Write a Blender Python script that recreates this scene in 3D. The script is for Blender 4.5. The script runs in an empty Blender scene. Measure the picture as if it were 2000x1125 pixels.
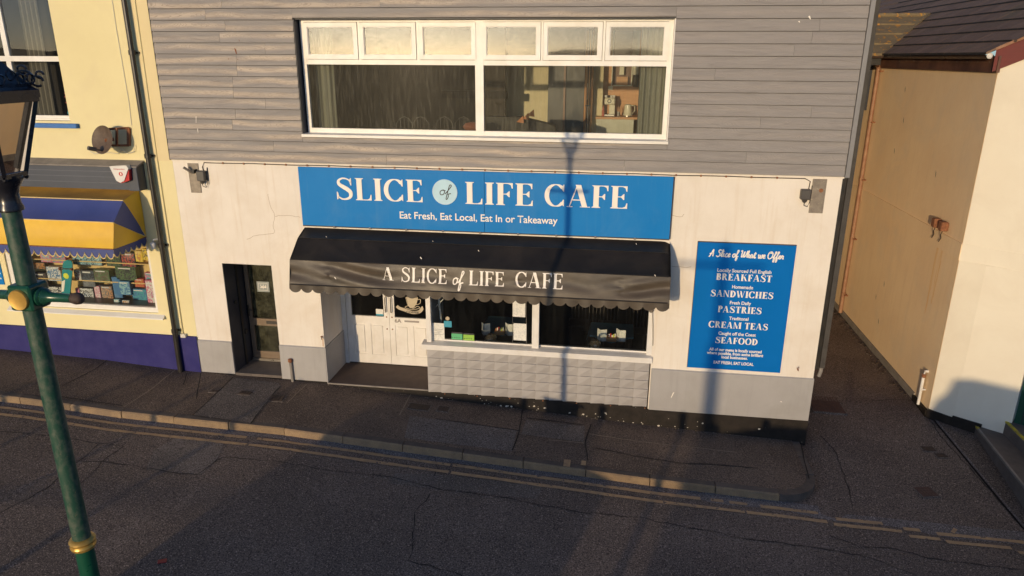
import bpy, bmesh, math, random
from mathutils import Vector, Matrix
random.seed(7)
S = bpy.context.scene
COL = S.collection
PI = math.pi

# ------------------------------------------------------------------ camera
CW, CF = 2000.0, 1391.236
C0 = Vector((0, -11.125, 6.0))
RM = Matrix(((0.989321776, 0.048898874, -0.137300121),
             (0.145689098, -0.305051425, 0.941126089),
             (0.004136408, -0.951079665, -0.30891805)))      # camera axes (right, down, forward) -> place
cam = bpy.data.cameras.new('camera')
camo = bpy.data.objects.new('camera', cam); COL.objects.link(camo)
cam.sensor_width = 36; cam.lens = 36 * CF / CW
cam.clip_start = 0.1; cam.clip_end = 6000
ax, ay, az = RM @ Vector((1, 0, 0)), RM @ Vector((0, -1, 0)), RM @ Vector((0, 0, -1))
camo.matrix_world = Matrix(((ax.x, ay.x, az.x, C0.x), (ax.y, ay.y, az.y, C0.y), (ax.z, ay.z, az.z, C0.z), (0, 0, 0, 1)))
S.camera = camo

# ------------------------------------------------------------------ light
SUN_AZ, SUN_EL = 16.0, 5.5        # sunlight heads 16 degrees to the right of straight at the front, 5.5 degrees down
W = bpy.data.worlds.new('World'); S.world = W; W.use_nodes = True
wn = W.node_tree.nodes; wl = W.node_tree.links
bg = wn['Background']
sky = wn.new('ShaderNodeTexSky'); sky.sky_type = 'NISHITA'; sky.sun_disc = False
sky.sun_elevation = math.radians(SUN_EL)
sky.sun_rotation = math.radians(180 + SUN_AZ)
sky.altitude = 0; sky.air_density = 0.5; sky.dust_density = 0.6; sky.ozone_density = 2.3
wl.new(sky.outputs[0], bg.inputs[0]); bg.inputs[1].default_value = 0.15
sun = bpy.data.lights.new('sun', 'SUN'); sun.energy = 2.05; sun.angle = math.radians(0.55); sun.color = (1.0, 0.75, 0.45)
suno = bpy.data.objects.new('sun', sun); COL.objects.link(suno)
a, e = math.radians(SUN_AZ), math.radians(SUN_EL)
SD = Vector((math.sin(a) * math.cos(e), math.cos(a) * math.cos(e), -math.sin(e)))
suno.rotation_euler = SD.to_track_quat('-Z', 'Y').to_euler()
suno.location = (-6, -30, 12)
S.view_settings.view_transform = 'Standard'; S.view_settings.look = 'None'
S.view_settings.exposure = 0.42; S.view_settings.gamma = 1.0
S.view_settings.use_curve_mapping = False

# ------------------------------------------------------------------ measuring helper: a photo point on a known plane
def at(px, py, Y=None, X=None, Z=None):
    r = RM @ Vector((px - 1000, py - 562.5, CF))
    if X is not None: t = (X - C0.x) / r.x
    elif Z is not None: t = (Z - C0.z) / r.z
    else: t = ((Y or 0) - C0.y) / r.y
    return C0 + r * t

# ------------------------------------------------------------------ ground heights
GX = [-60, -30, -11.6, -9.4, -7.8, -5, -3.1, .7, 3.35, 6, 12, 60]
GZ = [1.6, 1.2, .62, .54, .43, .36, .24, .01, -.09, -.13, -.2, -.4]
def interp(x, xs, ys):
    if x <= xs[0]: return ys[0]
    for i in range(len(xs) - 1):
        if x <= xs[i + 1]:
            t = (x - xs[i]) / (xs[i + 1] - xs[i]); return ys[i] + (ys[i + 1] - ys[i]) * t
    return ys[-1]
def zw(x): return interp(x, GX, GZ)            # pavement level at the wall
def zr(x, y):                                   # road level
    z = zw(x) - .14
    if y > -1.6: z += min(max(y + 1.6, 0), 4) * .03 + (.0 if y < 0 else 0)
    if y < -4: z = z * max(0.0, 1 - (-4 - y) / 8) + (-.1) * min(1, (-4 - y) / 8)
    return z

# ------------------------------------------------------------------ materials
MATS = {}
def nd(nt, t, **k):
    n = nt.nodes.new(t)
    for a_, b_ in k.items(): setattr(n, a_, b_)
    return n
def mat(name, c1, c2=None, rough=.7, scale=4, stretch=(1, 1, 1), lo=.35, hi=.65, bump=0, bscale=60, metal=0, spec=.5,
        rand=0, spots=None, dirt=None, streak=None, grain=0, coat=0):
    """c1/c2 mottled by world-space noise; spots=(colour,scale,threshold); dirt=(colour,amount) cloudy grime;
    streak=(colour,amount) vertical runs; rand = lightness step from piece to piece; grain = speckle amount"""
    if name in MATS: return MATS[name]
    m = bpy.data.materials.new(name); m.use_nodes = True; nt = m.node_tree; L = nt.links
    p = nt.nodes['Principled BSDF']
    p.inputs['Roughness'].default_value = rough; p.inputs['Metallic'].default_value = metal
    p.inputs['Specular IOR Level'].default_value = spec
    if coat: p.inputs['Coat Weight'].default_value = coat; p.inputs['Coat Roughness'].default_value = .12
    g = nd(nt, 'ShaderNodeNewGeometry')
    def noise(sc, st=(1, 1, 1), det=5, dist=0):
        mp = nd(nt, 'ShaderNodeMapping'); mp.inputs['Scale'].default_value = st
        L.new(g.outputs['Position'], mp.inputs['Vector'])
        n = nd(nt, 'ShaderNodeTexNoise'); n.inputs['Scale'].default_value = sc; n.inputs['Detail'].default_value = det
        n.inputs['Distortion'].default_value = dist; n.inputs['Roughness'].default_value = .62
        L.new(mp.outputs[0], n.inputs['Vector']); return n.outputs['Fac']
    def ramp(f, a_, b_):
        r = nd(nt, 'ShaderNodeMapRange'); r.inputs[1].default_value = a_; r.inputs[2].default_value = b_
        L.new(f, r.inputs[0]); return r.outputs[0]
    def mix(f, a_, b_, mode='MIX', amt=1):
        x = nd(nt, 'ShaderNodeMix', data_type='RGBA', blend_type=mode)
        if amt != 1:
            mm = nd(nt, 'ShaderNodeMath', operation='MULTIPLY'); mm.inputs[1].default_value = amt
            if isinstance(f, (int, float)): mm.inputs[0].default_value = f
            else: L.new(f, mm.inputs[0])
            f = mm.outputs[0]
        for i, v in ((0, f), (6, a_), (7, b_)):
            if isinstance(v, (int, float)): x.inputs[i].default_value = v
            elif isinstance(v, tuple): x.inputs[i].default_value = (*v, 1)
            else: L.new(v, x.inputs[i])
        return x.outputs[2]
    c2 = c2 or tuple(v * .85 for v in c1)
    col = mix(ramp(noise(scale, stretch), lo, hi), c1, c2)
    if streak: col = mix(ramp(noise(3.2, (3.5, 3.5, .22)), .52, .75), col, streak[0], amt=streak[1])
    if dirt: col = mix(ramp(noise(1.1, det=8, dist=.6), .5, .72), col, dirt[0], amt=dirt[1])
    if spots: col = mix(ramp(noise(spots[1], det=3), spots[2], spots[2] + .03), col, spots[0])
    if grain: col = mix(ramp(noise(160, det=2), .3, .7), col, mix(1.0, col, (1 - grain,) * 3, 'MULTIPLY'))
    if rand:
        oi = nd(nt, 'ShaderNodeObjectInfo')
        r = nd(nt, 'ShaderNodeMapRange'); r.inputs[3].default_value = 1 - rand; r.inputs[4].default_value = 1 + rand
        L.new(oi.outputs['Random'], r.inputs[0])
        h = nd(nt, 'ShaderNodeHueSaturation'); L.new(r.outputs[0], h.inputs['Value']); L.new(col, h.inputs['Color']); col = h.outputs[0]
    L.new(col, p.inputs['Base Color'])
    rr = nd(nt, 'ShaderNodeMapRange'); rr.inputs[3].default_value = max(.02, rough - .12); rr.inputs[4].default_value = min(1, rough + .12)
    L.new(noise(7), rr.inputs[0]); L.new(rr.outputs[0], p.inputs['Roughness'])
    if bump:
        b = nd(nt, 'ShaderNodeBump'); b.inputs['Strength'].default_value = 1; b.inputs['Distance'].default_value = bump
        L.new(noise(bscale, det=4), b.inputs['Height']); L.new(b.outputs[0], p.inputs['Normal'])
    MATS[name] = m; return m

def plain(name, c, rough=.6, **k): return mat(name, c, tuple(v * .9 for v in c), rough, **k)

M = dict(
    cream=mat('cream_render', (.80, .74, .655), (.74, .675, .585), .85, 1.5, bump=.004, bscale=9, streak=((.62, .50, .36), .40),
              dirt=((.64, .54, .42), .45), spots=((.45, .36, .26), 26, .79)),
    greypaint=mat('grey_plinth_paint', (.39, .375, .365), (.36, .345, .335), .6, 2, bump=.003, bscale=14, streak=((.25, .25, .24), .35), dirt=((.29, .28, .25), .4)),
    black=mat('black_plinth_paint', (.018, .015, .013), (.03, .024, .02), .6, 6, spec=.2, bump=.004, bscale=20, spots=((.38, .35, .31), 11, .745)),
    tile=mat('embossed_grey_tile', (.42, .395, .38), (.37, .35, .335), .5, 3, bump=.001, rand=.05, dirt=((.30, .28, .27), .3)),
    board=None,
    trim=mat('grey_trim', (.24, .235, .235), None, .5, 3),
    darktrim=mat('dark_grey_metal', (.075, .068, .060), (.055, .050, .045), .6, 5, spec=.2, spots=((.4, .38, .35), 30, .77)),
    navy=mat('dark_navy', (.022, .026, .04), (.03, .034, .05), .5, 4),
    white=mat('white_upvc', (.80, .78, .73), (.74, .71, .64), .42, 3, dirt=((.5, .45, .36), .25)),
    wood_white=mat('old_white_paint', (.78, .75, .71), (.71, .68, .63), .5, 5, bump=.001, bscale=30, dirt=((.52, .45, .36), .35), spots=((.35, .25, .17), 30, .79)),
    yellow=mat('cream_yellow_masonry', (.79, .70, .40), (.75, .66, .37), .85, 1.2, bump=.002, bscale=14, spots=((.22, .17, .1), 17, .765), dirt=((.66, .55, .34), .3)),
    purple=mat('indigo_plinth', (.026, .024, .135), (.040, .036, .16), .7, 3, spec=.2, bump=.008, bscale=7, spots=((.4, .4, .4), 24, .80)),
    ochre=mat('ochre_roughcast', (.92, .69, .42), (.87, .63, .375), .9, 1.0, bump=.006, bscale=3, streak=((.74, .52, .30), .3), dirt=((.76, .60, .42), .5)),
    ivory=mat('ivory_render', (.82, .76, .62), (.79, .72, .58), .85, 1.2, bump=.005, bscale=7, dirt=((.68, .60, .47), .35)),
    asphalt=None, pave=None,
    kerb=mat('kerb_stone', (.38, .265, .15), (.29, .20, .12), .85, 6, bump=.006, bscale=40, rand=.14, grain=.45, dirt=((.17, .13, .10), .6)),
    kerbtop=mat('kerb_top_dark', (.17, .135, .11), (.12, .098, .085), .9, 6, bump=.004, bscale=40, rand=.12, grain=.5),
    dblack=mat('black_gloss_pipe', (.02, .019, .018), (.035, .03, .025), .35, 6),
    glass=None,
    signblue=mat('sign_blue', (.006, .185, .52), (.010, .20, .54), .45, 1.3, spec=.12, streak=((.05, .22, .50), .35), dirt=((.08, .25, .50), .35)),
    menublue=mat('menu_board_blue', (.001, .14, .46), (.002, .145, .48), .55, 1.3, spec=.08),
    ltblue=plain('pale_blue_disc', (.45, .68, .80), .5),
    lwhite=mat('sign_white', (.86, .80, .72), (.84, .78, .70), .5, 5),
    ink=plain('dark_ink', (.03, .03, .035), .6),
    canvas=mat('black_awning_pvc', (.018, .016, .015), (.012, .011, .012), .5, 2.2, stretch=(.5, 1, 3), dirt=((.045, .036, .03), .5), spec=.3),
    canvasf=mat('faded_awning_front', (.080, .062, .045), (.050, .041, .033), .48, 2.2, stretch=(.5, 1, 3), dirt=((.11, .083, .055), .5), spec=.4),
    blueaw=mat('blue_awning', (.035, .055, .21), (.045, .065, .24), .5, 2, bump=.004, bscale=5, dirt=((.06, .075, .2), .5)),
    yelaw=mat('yellow_awning', (.80, .50, .03), (.72, .43, .025), .45, 2, bump=.004, bscale=5, dirt=((.55, .30, .03), .45)),
    dirtyel=mat('dirty_yellow_awning', (.42, .24, .05), (.30, .17, .045), .55, 2.5, stretch=(1, 1, 3)),
    trimyel=plain('yellow_piping', (.82, .62, .25), .6),
    shutter=mat('shutter_box_metal', (.055, .065, .09), (.045, .055, .075), .45, 3),
    lead=mat('lead_flashing', (.28, .25, .22), (.20, .18, .16), .8, 6, bump=.004),
    rustpipe=mat('rust_painted_pipe', (.26, .12, .065), (.34, .19, .11), .6, 7, spots=((.12, .06, .04), 20, .66)),
    rust=mat('rusty_iron', (.17, .06, .028), (.30, .13, .06), .9, 22, bump=.003),
    steel=mat('weathered_steel_plate', (.30, .26, .21), (.20, .17, .14), .6, 9, metal=.35, spots=((.38, .33, .25), 26, .66)),
    greybox=plain('grey_plastic', (.075, .068, .062), .45),
    cable=plain('black_cable', (.03, .022, .018), .6),
    wcable=plain('white_cable', (.65, .62, .55), .5),
    alu=mat('bronze_aluminium', (.22, .165, .12), (.19, .14, .10), .42, 5, metal=.3),
    roof=mat('brown_roof_tile', (.33, .215, .145), (.27, .175, .12), .9, 5, bump=.004, bscale=50, rand=.10, grain=.5, spec=.15, spots=((.42, .38, .30), 60, .70), dirt=((.20, .17, .09), .5)),
    mossroof=mat('lichen_roof_tile', (.20, .15, .09), (.27, .20, .10), .9, 6, bump=.006, bscale=40, spots=((.55, .27, .05), 7, .60), grain=.4),
    redboard=mat('oxblood_board', (.17, .030, .022), (.13, .028, .02), .5, 4, stretch=(.3, .3, 5)),
    brownboard=mat('stained_fascia', (.16, .075, .045), (.055, .026, .02), .6, 2.2, spots=((.5, .4, .28), 40, .80)),
    gutter=mat('brown_gutter', (.07, .045, .035), (.05, .034, .028), .3, 5),
    gdoor=mat('green_door_paint', (.006, .062, .038), (.005, .05, .03), .4, 3),
    step=mat('step_concrete', (.20, .165, .14), (.15, .125, .11), .9, 5, bump=.004, bscale=40, grain=.4, dirt=((.09, .08, .07), .6)),
    yedge=mat('yellow_step_paint', (.62, .50, .03), (.32, .26, .07), .8, 14, lo=.42, hi=.6),
    iron=mat('iron_cover', (.045, .030, .024), (.075, .048, .036), .7, 14, bump=.003, bscale=90),
    ironred=mat('reddish_iron_cover', (.13, .07, .052), (.10, .06, .048), .85, 14, bump=.003, bscale=90),
    yline=mat('worn_yellow_line', (.60, .39, .20), (.44, .29, .165), .8, 9, grain=.3, spots=((.17, .135, .115), 14, .62)),
    lampgreen=mat('lamp_green_enamel', (.008, .060, .036), (.02, .075, .05), .4, 9, stretch=(1, 1, .5), spots=((.20, .19, .14), 45, .66), dirt=((.14, .14, .11), .85)),
    lampgreen2=mat('lamp_green_enamel_clean', (.006, .065, .038), (.012, .08, .045), .3, 9, spots=((.25, .22, .15), 60, .72), dirt=((.05, .08, .06), .5)),
    lamppatina=mat('lamp_green_patina', (.012, .060, .038), (.095, .11, .085), .5, 34, stretch=(1, 1, .6), lo=.44, hi=.72, spots=((.22, .15, .09), 38, .70)),
    lampblack=mat('lamp_black', (.012, .012, .016), (.02, .02, .026), .25, 9),
    gold=mat('gold_paint', (.62, .38, .09), (.50, .30, .07), .35, 10, metal=.5),
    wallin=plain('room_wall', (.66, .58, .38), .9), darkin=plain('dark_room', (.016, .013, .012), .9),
    wood=mat('oak_board', (.55, .29, .13), (.46, .23, .10), .5, 3, stretch=(.6, 1, 7)),
    orangewood=mat('orange_pine', (.50, .22, .06), (.42, .17, .05), .5, 3, stretch=(6, 6, .5)),
    blind=mat('grey_green_curtain', (.22, .22, .17), (.16, .16, .125), .8, 2, stretch=(24, 24, .15)),
    counter=plain('counter_top', (.16, .07, .035), .35), cupboard=plain('cupboard_paint', (.52, .52, .42), .5),
    cream_app=plain('cream_appliance', (.66, .62, .48), .3),
    sofa=mat('sofa_fabric', (.055, .052, .045), (.04, .038, .034), .9, 8), tableblue=mat('blue_table_cloth', (.07, .19, .24), (.09, .23, .28), .8, 14),
    chair=plain('dark_chair_wood', (.028, .016, .010), .5), orange=plain('orange_leather', (.42, .14, .03), .6),
    paper=mat('printed_paper', (.74, .72, .66), (.62, .62, .58), .7, 30, lo=.5, hi=.55),
    green1=plain('rating_green', (.10, .45, .20), .5), green2=plain('rating_lime', (.28, .52, .06), .5), cyan=plain('cyan_sticker', (.03, .30, .42), .5),
    display=mat('display_backing', (.66, .47, .20), (.60, .42, .17), .8, 3), teal=plain('teal_deck', (.015, .26, .30), .35), lime=plain('lime_sticker', (.70, .75, .06), .5),
    offwhite=plain('offwhite_plastic', (.72, .70, .66), .4), red=plain('red_plastic', (.50, .02, .02), .35),
    dish=mat('dish_mesh', (.085, .055, .035), (.13, .09, .06), .6, 12), tyre=plain('tyre_rubber', (.02, .02, .02), .8),
    carblue=plain('car_paint', (.05, .08, .14), .3, coat=.5), carwhite=plain('van_paint', (.6, .6, .6), .3, coat=.5), cardark=plain('car_dark_glass', (.02, .02, .025), .1),
    sea=mat('sea_water', (.02, .045, .055), None, .75, .3, bump=.03, bscale=1.2, spec=.08), hill=mat('hill_green', (.06, .075, .03), (.09, .07, .035), .95, .02),
    leafred=plain('red_packet', (.30, .03, .03), .6), silver=plain('brushed_steel', (.45, .42, .38), .3, metal=.9), bulb=plain('decal_cream', (.50, .42, .30), .6),
)

def board_mat():
    """embossed fibre-cement board: grey paint with sun sheen put into the colour as a tan band along each board, with grain lines in the band"""
    m = bpy.data.materials.new('woodgrain_fibre_cement'); m.use_nodes = True; nt = m.node_tree; L = nt.links; p = nt.nodes['Principled BSDF']
    def math_(op, a_, b_=None, c_=None):
        n = nd(nt, 'ShaderNodeMath', operation=op)
        for i_, v in enumerate((a_, b_, c_)):
            if v is None: continue
            if isinstance(v, (int, float)): n.inputs[i_].default_value = v
            else: L.new(v, n.inputs[i_])
        return n.outputs[0]
    def rng(f, a_, b_, c_=0, d_=1):
        r_ = nd(nt, 'ShaderNodeMapRange'); r_.interpolation_type = 'SMOOTHSTEP'
        for i_, v in enumerate((a_, b_, c_, d_)): r_.inputs[i_ + 1].default_value = v
        L.new(f, r_.inputs[0]); return r_.outputs[0]
    g = nd(nt, 'ShaderNodeNewGeometry'); oi = nd(nt, 'ShaderNodeObjectInfo'); sx = nd(nt, 'ShaderNodeSeparateXYZ'); L.new(g.outputs['Position'], sx.inputs[0])
    cx = nd(nt, 'ShaderNodeCombineXYZ'); L.new(math_('MULTIPLY', oi.outputs['Random'], 61), cx.inputs[0]); L.new(math_('MULTIPLY', oi.outputs['Random'], 23), cx.inputs[1])
    ad = nd(nt, 'ShaderNodeVectorMath', operation='ADD'); L.new(g.outputs['Position'], ad.inputs[0]); L.new(cx.outputs[0], ad.inputs[1])
    def noise(sc, st, det, dist=0):
        mp = nd(nt, 'ShaderNodeMapping'); mp.inputs['Scale'].default_value = st; L.new(ad.outputs[0], mp.inputs[0])
        n = nd(nt, 'ShaderNodeTexNoise'); n.inputs['Scale'].default_value = sc; n.inputs['Detail'].default_value = det; n.inputs['Distortion'].default_value = dist
        L.new(mp.outputs[0], n.inputs['Vector']); return n.outputs['Fac']
    fr = math_('FRACT', math_('DIVIDE', math_('SUBTRACT', sx.outputs[2], 4.33), .1685))
    wav = noise(1.3, (.8, 1, .01), 2)
    cen = math_('ADD', math_('MULTIPLY', oi.outputs['Random'], .35), math_('ADD', .30, math_('MULTIPLY', math_('SUBTRACT', wav, .5), .8)))
    band = rng(math_('ABSOLUTE', math_('SUBTRACT', fr, cen)), .04, .34, 1, 0)  # tan band stands for the sun's sheen on the embossed grain
    spread = rng(noise(1.0, (.55, 1, .2), 3), .36, .62)
    n2 = noise(1.7, (.9, 1, 6), 2, 1.2); grain = math_('SINE', math_('MULTIPLY', n2, 85)); fine = noise(3, (1.2, 1, 26), 5)
    fx = rng(sx.outputs[0], -1.2, 1.0, .80, .10)
    f = math_('MULTIPLY', math_('MULTIPLY', band, math_('ADD', .35, math_('MULTIPLY', spread, .75))), fx)
    f = math_('MULTIPLY', f, math_('ADD', .72, math_('MULTIPLY', fine, .5)))
    mx = nd(nt, 'ShaderNodeMix', data_type='RGBA'); mx.inputs[6].default_value = (.252, .235, .226, 1); mx.inputs[7].default_value = (.50, .415, .33, 1); L.new(f, mx.inputs[0])
    v = math_('MULTIPLY', math_('SUBTRACT', 1, math_('MULTIPLY', rng(grain, .55, 1), math_('MULTIPLY', f, .38))), math_('ADD', .90, math_('MULTIPLY', fine, .2)))
    v = math_('MULTIPLY', v, math_('ADD', .965, math_('MULTIPLY', oi.outputs['Random'], .07)))
    hs = nd(nt, 'ShaderNodeHueSaturation'); L.new(mx.outputs[2], hs.inputs['Color']); L.new(v, hs.inputs['Value'])
    L.new(hs.outputs[0], p.inputs['Base Color']); p.inputs['Roughness'].default_value = .6
    b = nd(nt, 'ShaderNodeBump'); b.inputs['Distance'].default_value = .0012; b.inputs['Strength'].default_value = .6; L.new(grain, b.inputs['Height']); L.new(b.outputs[0], p.inputs['Normal'])
    return m
M['board'] = board_mat()

def asphalt(name, c1, c2, fleck=(.20, .17, .15), th=.68):
    m = bpy.data.materials.new(name); m.use_nodes = True; nt = m.node_tree; L = nt.links; p = nt.nodes['Principled BSDF']
    g = nd(nt, 'ShaderNodeNewGeometry')
    def noise(sc, det=4, dist=0):
        n = nd(nt, 'ShaderNodeTexNoise'); n.inputs['Scale'].default_value = sc; n.inputs['Detail'].default_value = det; n.inputs['Distortion'].default_value = dist
        L.new(g.outputs['Position'], n.inputs['Vector']); return n.outputs['Fac']
    def ramp(f, a_, b_, c=0, d=1):
        r = nd(nt, 'ShaderNodeMapRange'); r.inputs[1].default_value = a_; r.inputs[2].default_value = b_; r.inputs[3].default_value = c; r.inputs[4].default_value = d
        L.new(f, r.inputs[0]); return r.outputs[0]
    def mix(f, a_, b_):
        x = nd(nt, 'ShaderNodeMix', data_type='RGBA'); L.new(f, x.inputs[0])
        for i, v in ((6, a_), (7, b_)):
            if isinstance(v, tuple): x.inputs[i].default_value = (*v, 1)
            else: L.new(v, x.inputs[i])
        return x.outputs[2]
    col = mix(ramp(noise(.9, 7, .8), .38, .62), c1, c2)
    col = mix(ramp(noise(.45, 5, 1.2), .42, .60), col, tuple(v * .72 for v in c2))
    col = mix(ramp(noise(48, 4), .42, .66), col, tuple(v * .30 for v in c1))
    col = mix(ramp(noise(62, 3), .56, .70), col, tuple(v * 2.2 for v in c2))
    v = nd(nt, 'ShaderNodeTexVoronoi'); v.inputs['Scale'].default_value = 55; L.new(g.outputs['Position'], v.inputs['Vector'])
    col = mix(ramp(v.outputs['Distance'], .0, .14, .22, 0), col, fleck)
    col = mix(ramp(noise(33, 2), .735, .76, 0, .7), col, tuple(x * 1.2 for x in fleck))
    L.new(col, p.inputs['Base Color']); p.inputs['Roughness'].default_value = .85; p.inputs['Specular IOR Level'].default_value = .3
    b = nd(nt, 'ShaderNodeBump'); b.inputs['Distance'].default_value = .006; b.inputs['Strength'].default_value = .9; L.new(noise(70, 3), b.inputs['Height']); L.new(b.outputs[0], p.inputs['Normal'])
    return m
M['asphalt'] = asphalt('road_asphalt', (.178, .138, .115), (.215, .168, .14))
M['asphalt2'] = asphalt('alley_asphalt', (.125, .102, .088), (.165, .132, .112))
M['gutterband'] = asphalt('gutter_asphalt', (.205, .185, .18), (.24, .21, .20))
M['pave'] = asphalt('pavement_asphalt', (.215, .155, .115), (.165, .124, .098))
M['pave2'] = asphalt('pavement_patch', (.23, .19, .165), (.19, .16, .14))
M['seam'] = plain('dark_seam_tile_shade', (.022, .018, .016), .9)
M['seamlight'] = plain('pale_seam', (.30, .23, .165), .9)

def glass(name, dirt, dcol, scale, lo, hi, tint=(.92, .95, .93), stretch=(1, 1, .15), rough=.01, refl=1.0):
    m = bpy.data.materials.new(name); m.use_nodes = True; nt = m.node_tree; L = nt.links
    nt.nodes.remove(nt.nodes['Principled BSDF']); o = nt.nodes['Material Output']
    tr = nd(nt, 'ShaderNodeBsdfTransparent'); tr.inputs[0].default_value = (*tint, 1)
    gl = nd(nt, 'ShaderNodeBsdfGlossy'); gl.inputs['Roughness'].default_value = rough
    fr = nd(nt, 'ShaderNodeFresnel'); fr.inputs[0].default_value = 1.6
    mr = nd(nt, 'ShaderNodeMath', operation='MULTIPLY'); mr.inputs[1].default_value = refl; L.new(fr.outputs[0], mr.inputs[0])
    mx = nd(nt, 'ShaderNodeMixShader'); L.new(mr.outputs[0], mx.inputs[0]); L.new(tr.outputs[0], mx.inputs[1]); L.new(gl.outputs[0], mx.inputs[2])
    g = nd(nt, 'ShaderNodeNewGeometry'); mp = nd(nt, 'ShaderNodeMapping'); mp.inputs['Scale'].default_value = stretch; L.new(g.outputs['Position'], mp.inputs[0])
    n = nd(nt, 'ShaderNodeTexNoise'); n.inputs['Scale'].default_value = scale; n.inputs['Detail'].default_value = 8; n.inputs['Roughness'].default_value = .7; L.new(mp.outputs[0], n.inputs['Vector'])
    r = nd(nt, 'ShaderNodeMapRange'); r.inputs[1].default_value = lo; r.inputs[2].default_value = hi; r.inputs[3].default_value = dirt * .25; r.inputs[4].default_value = dirt; L.new(n.outputs['Fac'], r.inputs[0])
    df = nd(nt, 'ShaderNodeBsdfDiffuse'); df.inputs[0].default_value = (*dcol, 1)
    m2 = nd(nt, 'ShaderNodeMixShader'); L.new(r.outputs[0], m2.inputs[0]); L.new(mx.outputs[0], m2.inputs[1]); L.new(df.outputs[0], m2.inputs[2])
    L.new(m2.outputs[0], o.inputs[0]); return m
M['glass'] = glass('shop_glass', .02, (.5, .5, .45), 6, .45, .7)
M['dustglass'] = glass('salt_streaked_glass', .20, (.50, .46, .34), 9, .47, .75, stretch=(5, 1, .45))
M['toplight'] = glass('frosted_top_light_glass', .32, (.55, .50, .38), 5, .35, .7, stretch=(1, 1, 1.3), rough=.03, refl=1.7)
M['doorglass'] = glass('grimy_door_glass', .30, (.20, .20, .13), 7, .4, .62, tint=(.35, .36, .3), stretch=(1, 1, 1), rough=.12)
M['lampglass'] = glass('lantern_glass', .03, (.6, .6, .6), 6, .4, .7, tint=(.97, .97, .97))

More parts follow.
